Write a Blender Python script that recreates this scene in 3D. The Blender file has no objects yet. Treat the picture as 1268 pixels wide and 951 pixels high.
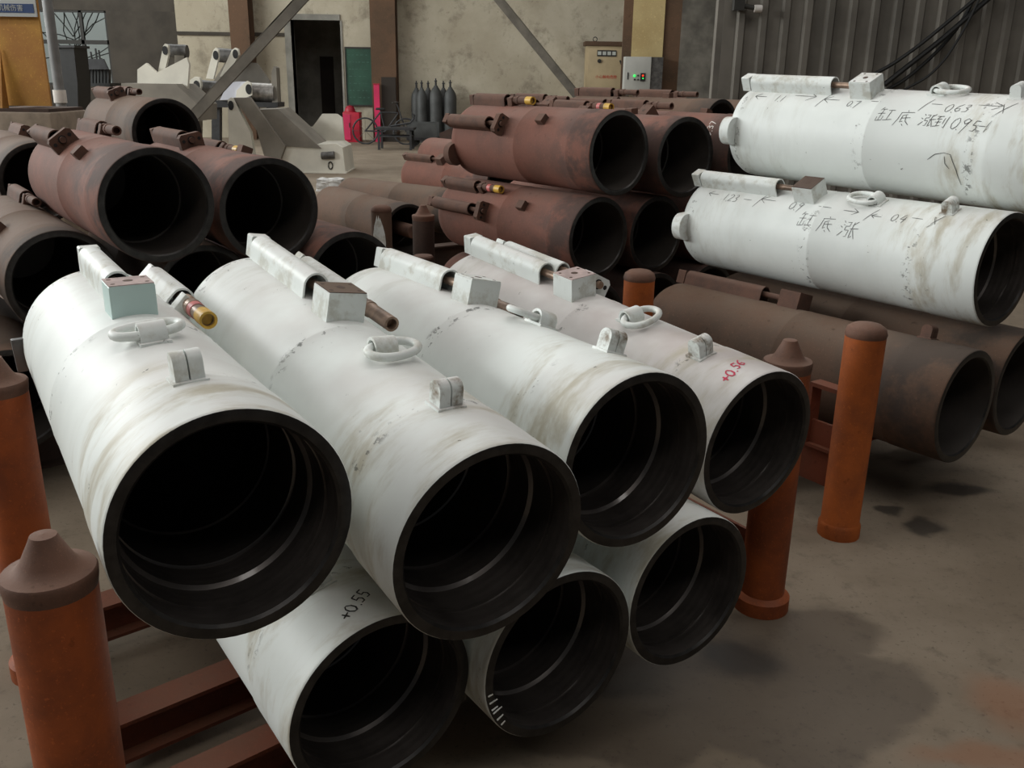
import bpy, bmesh, math, random
from mathutils import Vector, Matrix
random.seed(7)
R_ = math.radians
scene = bpy.context.scene
COL = scene.collection

# ------------------------------------------------------------------ camera
CAM_H = 1.58
FPX = 1140.0
PITCH, ROLL = R_(18.4), R_(0.88)
_fw = Vector((0, math.cos(PITCH), -math.sin(PITCH)))
_up0 = Vector((0, math.sin(PITCH), math.cos(PITCH)))
_rt0 = Vector((1, 0, 0))
_rt = _rt0 * math.cos(ROLL) + _up0 * math.sin(ROLL)
_up = _up0 * math.cos(ROLL) - _rt0 * math.sin(ROLL)
cd = bpy.data.cameras.new('camera')
cam = bpy.data.objects.new('camera', cd)
COL.objects.link(cam)
M = Matrix((( _rt.x, _up.x, -_fw.x, 0), (_rt.y, _up.y, -_fw.y, 0), (_rt.z, _up.z, -_fw.z, CAM_H), (0, 0, 0, 1)))
cam.matrix_world = M
cd.sensor_width = 36.0
cd.lens = FPX / 1268 * 36.0
cd.clip_end = 200
scene.camera = cam
def ray(px, py):
    return _fw + _rt * ((px - 634) / FPX) - _up * ((py - 475.5) / FPX)
def atz(px, py, z):                       # point of that pixel at height z
    d = ray(px, py); t = (z - CAM_H) / d.z
    return Vector((0, 0, CAM_H)) + d * t
def aty(px, py, y):                       # point of that pixel on the upright plane Y = y
    d = ray(px, py); t = y / d.y
    return Vector((0, 0, CAM_H)) + d * t

# ------------------------------------------------------------------ world and lights
scene.view_settings.view_transform = 'Standard'
scene.view_settings.look = 'None'
scene.view_settings.gamma = 1.0
scene.view_settings.use_curve_mapping = False
scene.view_settings.exposure = -0.25
w = bpy.data.worlds.new('world'); scene.world = w; w.use_nodes = True
bg = w.node_tree.nodes['Background']
bg.inputs[0].default_value = (0.86, 0.95, 1.0, 1)
bg.inputs[1].default_value = 0.06
def area(name, loc, target, sx, sy, power, col):
    ld = bpy.data.lights.new(name, 'AREA'); ld.shape = 'RECTANGLE'; ld.size = sx; ld.size_y = sy
    ld.energy = power; ld.color = col
    o = bpy.data.objects.new(name, ld); COL.objects.link(o)
    o.location = loc
    o.rotation_euler = (Vector(target) - Vector(loc)).to_track_quat('-Z', 'Y').to_euler()
    return o
# daylight: the long high window strip of the shed's left wall, evenly spaced roof-light strips facing
# straight down at roof height, and the open sky over the yard behind the far window
area('window_left_offscreen', (-15.8, 10.0, 5.8), (0.0, 10.0, 5.8), 24.0, 2.6, 4200, (0.97, 1.0, 0.985))
for k_, y_ in enumerate((-3.5, 3.5, 10.5, 17.5)):
    area('roof_light_%d_offscreen' % (k_ + 1), (0.0, y_, 9.0), (0.0, y_ + .001, 0.0), 12.0, 1.5, 330, (1.0, 0.97, 0.93))
area('yard_sky_offscreen', (-13.0, 27.2, 14.0), (-13.0, 31.0, 2.0), 14.0, 4.0, 2200, (0.95, 1.0, 1.0))

# ------------------------------------------------------------------ materials
MATS = {}
def nt(name):
    m = bpy.data.materials.new(name); m.use_nodes = True
    MATS[name] = m
    N = m.node_tree.nodes; L = m.node_tree.links
    return m, N, L, N['Principled BSDF']
def mixc(N, L, fac, a, b):
    x = N.new('ShaderNodeMix'); x.data_type = 'RGBA'
    for sock, v in ((x.inputs[0], fac), (x.inputs[6], a), (x.inputs[7], b)):
        if hasattr(v, 'is_linked'): L.new(v, sock)
        else: sock.default_value = v if isinstance(v, (int, float)) else (*v, 1)
    return x.outputs[2]
def ramp(N, L, fac, a, b):
    x = N.new('ShaderNodeMapRange'); x.interpolation_type = 'SMOOTHSTEP'
    L.new(fac, x.inputs[0]); x.inputs[1].default_value = a; x.inputs[2].default_value = b
    return x.outputs[0]
def mth(N, L, op, a, b=None):
    x = N.new('ShaderNodeMath'); x.operation = op
    for i, v in enumerate((a, b)):
        if v is None: continue
        if hasattr(v, 'is_linked'): L.new(v, x.inputs[i])
        else: x.inputs[i].default_value = v
    return x.outputs[0]
def coords(N, L, scale=(1, 1, 1), rnd=True):
    tc = N.new('ShaderNodeTexCoord'); mp = N.new('ShaderNodeMapping'); mp.inputs[3].default_value = scale
    L.new(tc.outputs['Object'], mp.inputs[0])
    if rnd:
        oi = N.new('ShaderNodeObjectInfo'); ad = N.new('ShaderNodeVectorMath'); ad.operation = 'ADD'
        mu = mth(N, L, 'MULTIPLY', oi.outputs['Random'], 37.0)
        L.new(mp.outputs[0], ad.inputs[0]); L.new(mu, ad.inputs[1])
        return tc, ad.outputs[0]
    return tc, mp.outputs[0]
def noise(N, L, vec, scale, detail=4, rough=0.6, dist=0.0):
    n = N.new('ShaderNodeTexNoise'); n.inputs['Scale'].default_value = scale
    n.inputs['Detail'].default_value = detail; n.inputs['Roughness'].default_value = rough
    n.inputs['Distortion'].default_value = dist
    L.new(vec, n.inputs['Vector']); return n.outputs['Fac']
def bump(N, L, b, h, strength, dist=0.01):
    x = N.new('ShaderNodeBump'); x.inputs['Strength'].default_value = strength; x.inputs['Distance'].default_value = dist
    L.new(h, x.inputs['Height']); L.new(x.outputs[0], b.inputs['Normal'])
def plain(name, col, rough=0.6, metal=0.0, var=0.25, scale=8.0, emit=None):
    m, N, L, b = nt(name)
    tc, v = coords(N, L); f = noise(N, L, v, scale)
    dark = tuple(c * (1 - var) for c in col); light = tuple(min(1, c * (1 + var)) for c in col)
    L.new(mixc(N, L, ramp(N, L, f, .3, .7), dark, light), b.inputs['Base Color'])
    b.inputs['Roughness'].default_value = rough; b.inputs['Metallic'].default_value = metal
    bump(N, L, b, f, 0.15, 0.004)
    if emit:
        b.inputs['Emission Color'].default_value = (*emit[0], 1); b.inputs['Emission Strength'].default_value = emit[1]
    return m
def up_dust(N, L):
    g = N.new('ShaderNodeNewGeometry'); s = N.new('ShaderNodeSeparateXYZ'); L.new(g.outputs['Normal'], s.inputs[0])
    return ramp(N, L, s.outputs['Z'], 0.45, 1.0)
def white_paint(name, rings=True, base=(.765, .80, .775), dust=(.62, .57, .55), dustamt=.55, grime=0, grimecol=(.40, .37, .29)):
    m, N, L, b = nt(name)
    tc, v = coords(N, L)
    n1 = noise(N, L, v, 3.0); n3 = noise(N, L, v, 34.0, 4, .7)
    # cylindrical coordinates: smears run round the barrel
    s0 = N.new('ShaderNodeSeparateXYZ'); L.new(v, s0.inputs[0]); so = N.new('ShaderNodeSeparateXYZ'); L.new(tc.outputs['Object'], so.inputs[0])
    an = mth(N, L, 'ARCTAN2', so.outputs['Y'], so.outputs['Z'])
    cb0 = N.new('ShaderNodeCombineXYZ'); L.new(s0.outputs['X'], cb0.inputs[0]); L.new(mth(N, L, 'MULTIPLY', an, .09), cb0.inputs[1]); L.new(s0.outputs['X'], cb0.inputs[2])
    n2 = noise(N, L, cb0.outputs[0], 9.0, 6, .62, .25)
    c = mixc(N, L, ramp(N, L, n1, .35, .75), base, tuple(x * .90 for x in base))
    c = mixc(N, L, mth(N, L, 'MULTIPLY', up_dust(N, L), mth(N, L, 'MULTIPLY', ramp(N, L, n1, .25, .7), dustamt)), c, dust)
    if rings:
        s = N.new('ShaderNodeSeparateXYZ'); L.new(tc.outputs['Object'], s.inputs[0])
        X = s.outputs['X']
        # beige grime smeared round the mouth end
        g = mth(N, L, 'MULTIPLY', ramp(N, L, X, .98, 1.16), ramp(N, L, n2, .44, .70))
        c = mixc(N, L, mth(N, L, 'MULTIPLY', g, .80), c, (.40, .355, .255))
        g2 = mth(N, L, 'MULTIPLY', ramp(N, L, X, .55, .1), ramp(N, L, n2, .46, .70))
        c = mixc(N, L, mth(N, L, 'MULTIPLY', g2, .45), c, (.42, .40, .33))
        # black scuffs gathered along the weld rings
        for x0, wd, am in ((.72, .035, .75), (1.19, .028, .7), (.07, .03, .6)):
            d = mth(N, L, 'ABSOLUTE', mth(N, L, 'SUBTRACT', X, x0))
            k = mth(N, L, 'MULTIPLY', ramp(N, L, d, wd, wd * .2), ramp(N, L, n3, .555, .61))
            k = mth(N, L, 'MULTIPLY', k, ramp(N, L, n1, .40, .52))
            c = mixc(N, L, mth(N, L, 'MULTIPLY', k, am), c, (.05, .05, .045))
    if grime:
        n5 = noise(N, L, v, 14.0, 5, .65)
        c = mixc(N, L, mth(N, L, 'MULTIPLY', ramp(N, L, n5, .46, .66), grime), c, grimecol)
    k = mth(N, L, 'MULTIPLY', ramp(N, L, n3, .66, .70), ramp(N, L, n2, .53, .6))
    c = mixc(N, L, mth(N, L, 'MULTIPLY', k, .8), c, (.06, .058, .05))
    L.new(c, b.inputs['Base Color'])
    b.inputs['Roughness'].default_value = .50; b.inputs['Specular IOR Level'].default_value = .35
    bump(N, L, b, n2, .10, .004)
    return m
white_paint('paint_barrel')
white_paint('paint_barrel_dusty', base=(.70, .685, .665), dust=(.50, .44, .42), dustamt=1.0)
white_paint('paint_fitting', rings=False, grime=.55)
white_paint('paint_worn', rings=False, grime=1.0, grimecol=(.20, .15, .10))
white_paint('paint_mint', rings=False, base=(.55, .70, .67), dustamt=.2)
def rust(name, a, bcol, dust, amt, sc=4.0, rough=.8, mouth=None):
    m, N, L, b = nt(name)
    tc, v = coords(N, L)
    n1 = noise(N, L, v, sc, 6, .65); n2 = noise(N, L, v, sc * 7, 5, .7)
    c = mixc(N, L, ramp(N, L, n1, .35, .68), a, bcol)
    c = mixc(N, L, mth(N, L, 'MULTIPLY', up_dust(N, L), mth(N, L, 'MULTIPLY', ramp(N, L, n1, .2, .7), amt)), c, dust)
    c = mixc(N, L, mth(N, L, 'MULTIPLY', ramp(N, L, n2, .60, .72), .6), c, tuple(x * .35 for x in a))
    n4 = noise(N, L, v, sc * 28, 3, .7)
    c = mixc(N, L, mth(N, L, 'MULTIPLY', ramp(N, L, n4, .58, .70), .35), c, tuple(min(1, x * 1.9) for x in a))
    if mouth:
        so = N.new('ShaderNodeSeparateXYZ'); L.new(tc.outputs['Object'], so.inputs[0])
        k = mth(N, L, 'MULTIPLY', ramp(N, L, so.outputs['X'], mouth - .12, mouth + .10), ramp(N, L, n1, .40, .56))
        c = mixc(N, L, mth(N, L, 'MULTIPLY', k, .60), c, (.040, .036, .034))
    L.new(c, b.inputs['Base Color']); b.inputs['Roughness'].default_value = rough
    b.inputs['Specular IOR Level'].default_value = .25
    bump(N, L, b, n2, .25, .003)
    return m
rust('rust_red', (.185, .078, .056), (.13, .064, .048), (.27, .165, .135), .55, mouth=.95)
rust('rust_brown', (.125, .074, .050), (.085, .058, .042), (.21, .15, .112), .55, mouth=1.18)
rust('rust_dark', (.075, .046, .036), (.048, .034, .028), (.15, .105, .082), .7, mouth=1.15)
rust('rust_fitting', (.13, .068, .048), (.085, .05, .038), (.22, .14, .11), .6, 9)
rust('orange_paint', (.42, .105, .022), (.25, .068, .022), (.36, .15, .08), .4, 5, .6)
rust('post_orange', (.36, .085, .022), (.20, .052, .020), (.28, .12, .07), .4, 5, .6)
rust('rack_red', (.17, .047, .024), (.10, .036, .022), (.22, .10, .06), .5, 5, .65)
rust('post_cap', (.15, .075, .05), (.10, .055, .04), (.22, .13, .095), .6, 9, .7)
rust('yellow_column', (.50, .27, .06), (.36, .16, .045), (.36, .22, .08), .4, 1.6, .6)
rust('cream_column', (.47, .37, .185), (.40, .30, .14), (.4, .33, .2), .3, 1.2, .6)
rust('column_brown', (.13, .075, .045), (.085, .055, .035), (.13, .09, .06), .3, 1.0, .8)
plain('bore_end', (.006, .006, .006), .5, 0, .2)
plain('steel_face', (.032, .029, .027), .42, .55, .35, 30)
plain('steel_bright', (.30, .28, .26), .4, .7, .3, 14)
plain('gun_metal', (.12, .115, .11), .5, .6, .3, 14)
plain('pipe_bronze', (.24, .165, .12), .45, .5, .5, 14)
plain('yellow_cap', (.60, .36, .05), .5, 0, .2, 30)
plain('pink_band', (.55, .14, .13), .5, 0, .2, 30)
plain('black', (.010, .010, .010), .6, 0, .3)
plain('charcoal', (.030, .030, .032), .65, 0, .3)
plain('ink_black', (.018, .018, .018), .6, 0, .1)
plain('pencil', (.07, .07, .068), .6, 0, .4, 40)
plain('ink_red', (.50, .012, .06), .5, 0, .1)
plain('dusty_pink', (.42, .32, .30), .7, 0, .2, 20)
plain('chalk_white', (.62, .58, .54), .8, 0, .1)
plain('cylinder_grey', (.060, .062, .060), .6, 0, .3, 3)
plain('board_green', (.018, .065, .040), .7, 0, .3, 2)
plain('chalk_dim', (.045, .105, .075), .8, 0, .2, 8)
plain('red_box', (.40, .008, .030), .5, 0, .25, 2)
plain('pink_pole', (.62, .02, .10), .5, 0, .15, 2)
plain('cabinet_cream', (.47, .37, .22), .55, 0, .1, 2)
plain('cabinet_grey', (.40, .40, .37), .5, 0, .08, 2)
plain('meter_face', (.50, .52, .48), .4, 0, .1, 2)
plain('lettering_red', (.55, .04, .02), .6, 0, .1)
plain('sign_white', (.44, .45, .44), .5, 0, .06, 2)
plain('sign_blue', (.025, .055, .16), .5, 0, .1, 2)
plain('led_green', (.02, .3, .05), .4, 0, .0, 2, ((.05, 1, .15), 1.5))
plain('led_red', (.3, .02, .01), .4, 0, .0, 2, ((1, .06, .02), 1.5))
plain('structure_white', (.70, .67, .58), .6, 0, .14, 1.2)
plain('structure_grey', (.20, .18, .15), .7, 0, .25, 1.2)
plain('structure_lavender', (.55, .56, .62), .6, 0, .1, 1.2)
plain('brace_grey', (.135, .12, .098), .75, 0, .25, 3)
plain('conduit_grey', (.20, .20, .20), .5, .2, .2, 3)
plain('grey_render', (.17, .155, .13), .9, 0, .45, 1.2)
plain('corrugated', (.15, .136, .115), .65, .1, .25, 1.5)
plain('backdrop_pale', (.60, .62, .60), .9, 0, .08, .5)
plain('pedestal', (.23, .18, .135), .9, 0, .25, 4)
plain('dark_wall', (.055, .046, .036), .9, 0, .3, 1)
plain('door_dark', (.030, .022, .016), .8, 0, .2, 1)
plain('paper_white', (.52, .51, .49), .8, 0, .2, 6)
plain('frame_dark', (.030, .028, .024), .7, 0, .2, 2)
plain('jamb_grey', (.24, .23, .20), .8, 0, .25, 2)

m, N, L, b = nt('bore_steel')          # oily honed steel with turned rings
tc, v = coords(N, L)
s = N.new('ShaderNodeSeparateXYZ'); L.new(tc.outputs['Object'], s.inputs[0])
wv = N.new('ShaderNodeTexWave'); wv.bands_direction = 'X'; wv.inputs['Scale'].default_value = 14.0
wv.inputs['Distortion'].default_value = .6; wv.inputs['Detail'].default_value = 3
L.new(tc.outputs['Object'], wv.inputs['Vector'])
n1 = noise(N, L, v, 8.0, 5, .7)
L.new(mixc(N, L, n1, (.020, .018, .017), (.17, .145, .13)), b.inputs['Base Color'])
b.inputs['Coat Weight'].default_value = .6; b.inputs['Coat Roughness'].default_value = .12
b.inputs['Metallic'].default_value = .6
L.new(mth(N, L, 'ADD', mth(N, L, 'MULTIPLY', n1, .4), .22), b.inputs['Roughness'])
bump(N, L, b, wv.outputs['Fac'], .12, .004)
# dull steel for the rusty tubes: no oil
m, N, L, b = nt('bore_dull')
tc, v = coords(N, L); n1 = noise(N, L, v, 8.0, 5, .7)
L.new(mixc(N, L, n1, (.030, .026, .023), (.085, .070, .060)), b.inputs['Base Color'])
b.inputs['Metallic'].default_value = .3; b.inputs['Roughness'].default_value = .55

# concrete floor with damp stains that have shapes of their own
m, N, L, b = nt('concrete')
g = N.new('ShaderNodeNewGeometry'); POS = g.outputs['Position']
n1 = noise(N, L, POS, 1.3, 6, .65); n2 = noise(N, L, POS, 11.0, 6, .7); n3 = noise(N, L, POS, 60.0, 3, .6)
c = mixc(N, L, ramp(N, L, n1, .3, .7), (.190, .148, .105), (.270, .218, .162))
c = mixc(N, L, mth(N, L, 'MULTIPLY', ramp(N, L, n2, .52, .72), .45), c, (.10, .078, .058))
c = mixc(N, L, mth(N, L, 'MULTIPLY', ramp(N, L, n3, .60, .70), .5), c, (.09, .07, .055))
nd = N.new('ShaderNodeTexNoise'); nd.inputs['Scale'].default_value = 4.0; nd.inputs['Detail'].default_value = 4; L.new(POS, nd.inputs['Vector'])
dv = N.new('ShaderNodeVectorMath'); dv.operation = 'MULTIPLY_ADD'
L.new(nd.outputs['Color'], dv.inputs[0]); dv.inputs[1].default_value = (.22, .22, 0); 
av = N.new('ShaderNodeVectorMath'); av.operation = 'ADD'; L.new(POS, av.inputs[0]); av.inputs[1].default_value = (-.11, -.11, 0)
L.new(av.outputs[0], dv.inputs[2])
def blob(px, py, rx, ry, rot=0, soft=.12):
    p = atz(px, py, 0)
    mp = N.new('ShaderNodeMapping'); mp.vector_type = 'TEXTURE'
    mp.inputs[1].default_value = (p.x, p.y, 0); mp.inputs[2].default_value = (0, 0, R_(rot)); mp.inputs[3].default_value = (rx, ry, 1)
    L.new(dv.outputs[0], mp.inputs[0])
    ln = N.new('ShaderNodeVectorMath'); ln.operation = 'LENGTH'; L.new(mp.outputs[0], ln.inputs[0])
    return ramp(N, L, ln.outputs['Value'], 1 + soft, 1 - soft)
def union(lst):
    r = lst[0]
    for x in lst[1:]: r = mth(N, L, 'MAXIMUM', r, x)
    return r
wet = union([blob(990, 785, .26, .16, 10), blob(1020, 845, .30, .17, 0), blob(960, 890, .34, .15, 0), blob(850, 850, .30, .22, 0), blob(1000, 915, .17, .12, 0), blob(760, 900, .26, .16, 0)])
c = mixc(N, L, mth(N, L, 'MULTIPLY', wet, .52), c, (.060, .044, .034))
oil = union([blob(1150, 652, .10, .06, 0, .3), blob(1102, 633, .06, .035, 0, .3), blob(1190, 607, .13, .06, 0, .3), blob(918, 815, .12, .10, 0, .4)])
c = mixc(N, L, mth(N, L, 'MULTIPLY', oil, .75), c, (.030, .027, .025))
c = mixc(N, L, mth(N, L, 'MULTIPLY', union([blob(1262, 880, .10, .10, 0, .6), blob(1230, 940, .16, .05, 0, .6)]), .40), c, (.30, .105, .04))
L.new(c, b.inputs['Base Color'])
L.new(mth(N, L, 'SUBTRACT', .78, mth(N, L, 'MULTIPLY', mth(N, L, 'MAXIMUM', wet, oil), .28)), b.inputs['Roughness'])
b.inputs['Specular IOR Level'].default_value = .3
bump(N, L, b, n2, .25, .006)

# patched, smoke-stained plaster
m, N, L, b = nt('plaster')
g = N.new('ShaderNodeNewGeometry'); POS = g.outputs['Position']
n1 = noise(N, L, POS, .55, 6, .65, .2); n2 = noise(N, L, POS, 1.6, 7, .72, .15); n3 = noise(N, L, POS, 9.0, 5, .7)
c = mixc(N, L, ramp(N, L, n1, .32, .68), (.40, .35, .26), (.53, .48, .375))
c = mixc(N, L, mth(N, L, 'MULTIPLY', ramp(N, L, n2, .50, .70), .75), c, (.20, .17, .125))
c = mixc(N, L, mth(N, L, 'MULTIPLY', ramp(N, L, n3, .62, .72), .5), c, (.13, .10, .07))
L.new(c, b.inputs['Base Color']); b.inputs['Roughness'].default_value = .9
bump(N, L, b, n2, .4, .03)
m, N, L, b = nt('window_glass')
b.inputs['Base Color'].default_value = (.9, .95, .95, 1); b.inputs['Roughness'].default_value = .05
b.inputs['Transmission Weight'].default_value = 1.0; b.inputs['IOR'].default_value = 1.1

# ------------------------------------------------------------------ mesh helpers
class MB:
    def __init__(s): s.v = []; s.f = []
    def add(s, vs, fs, mat=None):
        o = len(s.v)
        s.v += [tuple(mat @ Vector(p)) if mat else tuple(p) for p in vs]
        s.f += [tuple(i + o for i in f) for f in fs]; return s
    def box(s, x0, x1, y0, y1, z0, z1, mat=None, bev=0.0):
        if bev <= 0:
            vs = [(x, y, z) for x in (x0, x1) for y in (y0, y1) for z in (z0, z1)]
            fs = [(0, 1, 3, 2), (4, 6, 7, 5), (0, 4, 5, 1), (2, 3, 7, 6), (0, 2, 6, 4), (1, 5, 7, 3)]
            return s.add(vs, fs, mat)
        bm = bmesh.new(); bmesh.ops.create_cube(bm, size=1)
        for v in bm.verts: v.co = Vector((x0 + (x1 - x0) * (v.co.x + .5), y0 + (y1 - y0) * (v.co.y + .5), z0 + (z1 - z0) * (v.co.z + .5)))
        bmesh.ops.bevel(bm, geom=bm.edges[:], offset=bev, segments=2, affect='EDGES', profile=.6)
        bm.verts.index_update()
        s.add([v.co[:] for v in bm.verts], [[v.index for v in f.verts] for f in bm.faces], mat); bm.free(); return s
    def lathe(s, prof, seg=48, mat=None, cap0=False, cap1=False):   # prof: (x, r) about the X axis
        n = len(prof); vs = []; fs = []
        for (x, r) in prof:
            for k in range(seg):
                a = 2 * math.pi * k / seg; vs.append((x, r * math.sin(a), r * math.cos(a)))
        for i in range(n - 1):
            for k in range(seg):
                k2 = (k + 1) % seg
                fs.append((i * seg + k, i * seg + k2, (i + 1) * seg + k2, (i + 1) * seg + k))
        if cap0: fs.append(tuple(range(seg - 1, -1, -1)))
        if cap1: fs.append(tuple((n - 1) * seg + k for k in range(seg)))
        return s.add(vs, fs, mat)
    def cyl(s, p0, p1, r0, r1=None, seg=16, caps=True):
        p0, p1 = Vector(p0), Vector(p1); d = p1 - p0
        q = d.to_track_quat('X', 'Z').to_matrix().to_4x4(); q.translation = p0
        return s.lathe([(0, r0), (d.length, r0 if r1 is None else r1)], seg, q, caps, caps)
    def tube(s, pts, r, seg=10, closed=False):
        pts = [Vector(p) for p in pts]; n = len(pts); vs = []; fs = []
        up = Vector((0, 0, 1))
        for i, p in enumerate(pts):
            a = pts[(i - 1) % n] if (closed or i > 0) else p
            c = pts[(i + 1) % n] if (closed or i < n - 1) else p
            t = (c - a).normalized()
            u = t.cross(up)
            if u.length < .05: u = t.cross(Vector((1, 0, 0)))
            u.normalize(); w_ = u.cross(t)
            for k in range(seg):
                an = 2 * math.pi * k / seg; vs.append(tuple(p + r * (math.cos(an) * u + math.sin(an) * w_)))
        for i in range(n if closed else n - 1):
            j = (i + 1) % n
            for k in range(seg):
                k2 = (k + 1) % seg; fs.append((i * seg + k, i * seg + k2, j * seg + k2, j * seg + k))
        if not closed:
            fs.append(tuple(range(seg - 1, -1, -1))); fs.append(tuple((n - 1) * seg + k for k in range(seg)))
        return s.add(vs, fs)
    def prism(s, poly, vec):               # polygon of 3D points swept along vec
        n = len(poly); vec = Vector(vec); P = [Vector(p) for p in poly]
        vs = [tuple(p) for p in P] + [tuple(p + vec) for p in P]
        fs = [tuple(range(n)), tuple(range(2 * n - 1, n - 1, -1))] + [(i, i + n, (i + 1) % n + n, (i + 1) % n) for i in range(n)]
        return s.add(vs, fs)
    def mesh(s, name, mat, smooth=True, fix=True):
        me = bpy.data.meshes.new(name); me.from_pydata(s.v, [], s.f); me.update()
        if fix:
            bm = bmesh.new(); bm.from_mesh(me); bmesh.ops.recalc_face_normals(bm, faces=bm.faces[:]); bm.to_mesh(me); bm.free()
        me.materials.append(MATS[mat])
        if smooth:
            me.shade_smooth(); me.set_sharp_from_angle(angle=R_(38))
        return me
def link(name, me, parent=None, loc=None, rot=None, label=None):
    o = bpy.data.objects.new(name, me); COL.objects.link(o)
    if parent is not None: o.parent = parent
    if loc is not None: o.location = loc
    if rot is not None: o.rotation_euler = rot
    if label: o['label'] = label
    return o
def tag(o, label, cat, group=None):
    o['label'] = label; o['category'] = cat
    if group: o['group'] = group
    return o
def thing(name, label, cat, loc=(0, 0, 0), group=None):
    o = link(name, None, None, loc); o.empty_display_size = .1
    return tag(o, label, cat, group)
def struct(name, me, parent=None):
    o = link(name, me, parent)
    if parent is None: o['kind'] = 'structure'
    return o
def flat_text(body, size, name, mat, extrude=0.001):
    cu = bpy.data.curves.new(name, 'FONT'); cu.body = body; cu.size = size; cu.extrude = extrude
    cu.align_x = 'CENTER'; cu.align_y = 'CENTER'
    o = bpy.data.objects.new(name, cu); COL.objects.link(o)
    dg = bpy.context.evaluated_depsgraph_get(); me = bpy.data.meshes.new_from_object(o.evaluated_get(dg))
    bpy.data.objects.remove(o); bpy.data.curves.remove(cu)
    me.materials.clear(); me.materials.append(MATS[mat]); return me

# ------------------------------------------------------------------ the shed: floor and walls
struct('floor', MB().box(-16, 16, -4, 27, -.12, 0).mesh('floor', 'concrete'))
WY = 24.6
struct('wall_left', MB().box(-16.3, -16, -4, 25.4, 0, 8).mesh('wall_left', 'plaster'))
WT = 8.0
def wall_piece(name, x0, x1, z0, z1, mat, y=WY, t=.3, parent=None):
    return struct(name, MB().box(x0, x1, y, y + t, z0, z1).mesh(name, mat), parent)
# doorway edges on the wall plane
dL, dR = aty(364, 100, WY).x, aty(424, 100, WY).x
dT = aty(390, 25, WY).z
cornerx = aty(219, 40, WY).x
pr = aty(893, 60, WY).x
wb = wall_piece('wall_back', dR, 12, 0, WT, 'plaster')
wall_piece('wall_back_lintel', dL, dR, dT, WT, 'plaster')
wall_piece('wall_back_left', cornerx, dL, 0, WT, 'plaster')
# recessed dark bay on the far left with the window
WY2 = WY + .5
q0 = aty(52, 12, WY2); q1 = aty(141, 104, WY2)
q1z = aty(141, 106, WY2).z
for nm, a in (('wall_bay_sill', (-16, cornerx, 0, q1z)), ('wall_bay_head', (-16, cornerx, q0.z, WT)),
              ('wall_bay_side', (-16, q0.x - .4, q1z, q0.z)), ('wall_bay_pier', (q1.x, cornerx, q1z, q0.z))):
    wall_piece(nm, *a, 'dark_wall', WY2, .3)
# window: frame bars and panes
win = link('window_1', None); win['kind'] = 'structure'
wx0, wx1, wz0, wz1 = q0.x - .4, q1.x, q1z, q0.z
mb = MB(); t = .05
mb.box(wx0, wx1, WY2 + .02, WY2 + .10, wz1 - t, wz1); mb.box(wx0, wx1, WY2 + .02, WY2 + .10, wz0, wz0 + t)
mb.box(wx0, wx0 + t, WY2 + .02, WY2 + .10, wz0, wz1); mb.box(wx1 - t, wx1, WY2 + .02, WY2 + .10, wz0, wz1)
mz = aty(100, 52, WY2).z
xm = [aty(66, 40, WY2).x, aty(101, 40, WY2).x]
mb.box(wx0, wx1, WY2 + .02, WY2 + .10, mz - .05, mz + .05)
for x in xm: mb.box(x - .04, x + .04, WY2 + .02, WY2 + .10, wz0, wz1)
link('window_frame', mb.mesh('window_frame', 'frame_dark'), win)
xs = [wx0] + xm + [wx1]
for i in range(3):
    for (za, zb) in ((wz0, mz), (mz, wz1)):
        link('pane', MB().box(xs[i] + .03, xs[i + 1] - .03, WY2 + .05, WY2 + .058, za + .03, zb - .03).mesh('pane', 'window_glass'), win)
# pale backdrop added outside to brighten the panes, with a bare tree before it
struct('wall_backdrop', MB().box(-22, -6, 31, 31.2, 0, 9).mesh('wall_backdrop', 'backdrop_pale'))
struct('ground', MB().box(-22, -2, 27, 31.2, -.12, 0).mesh('ground', 'concrete'))
tr = thing('bare_tree', 'thin bare tree branches outside the window', 'tree', (-13.2, 29, 0))
link('trunk', MB().cyl((0, 0, 0), (.1, 0, 2.2), .09, .06, 10).mesh('trunk', 'frame_dark'), tr)
for k in range(16):
    z0_ = random.uniform(1.6, 2.6); P_ = [Vector((.08, 0, z0_))]; d_ = Vector((random.uniform(-1, 1), random.uniform(-.3, .3), random.uniform(.1, .7))).normalized()
    for i in range(6):
        P_.append(P_[-1] + d_ * .38); d_ = (d_ + Vector([random.uniform(-.35, .35) for _ in range(3)])).normalized()
    link('branch', MB().tube(P_, .016, 5).mesh('branch', 'frame_dark'), tr)
# doorway: jamb linings, dim passage behind with a door leaf standing in it
mb = MB(); mb.box(dL - .16, dL, WY - .04, WY + .34, 0, dT + .14); mb.box(dR, dR + .05, WY - .02, WY + .34, 0, dT); mb.box(dL, dR, WY - .04, WY + .34, dT, dT + .14)
dr = struct('door_1', mb.mesh('door_frame', 'jamb_grey'))
mb = MB(); mb.box(dL - 1, dR + 2, WY + 2.6, WY + 2.7, 0, 4); mb.box(dL - 1.1, dL - 1, WY + .3, WY + 2.7, 0, 4); mb.box(dR + 2, dR + 2.1, WY + .3, WY + 2.7, 0, 4); mb.box(dL - 1.1, dR + 2.1, WY + .3, WY + 2.7, 4, 4.1)
struct('wall_passage', mb.mesh('wall_passage', 'jamb_grey'))
struct('door_2', MB().box(aty(397, 100, WY + 2.5).x, aty(413, 100, WY + 2.5).x, WY + 2.52, WY + 2.58, 0, aty(400, 70, WY + 2.5).z).mesh('door_leaf', 'door_dark'))
# ledge line on the plaster
struct('trim_1', MB().box(cornerx, dL - .16, WY - .05, WY, aty(255, 41, WY).z - .05, aty(255, 41, WY).z + .03).mesh('trim', 'dark_wall'))
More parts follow.
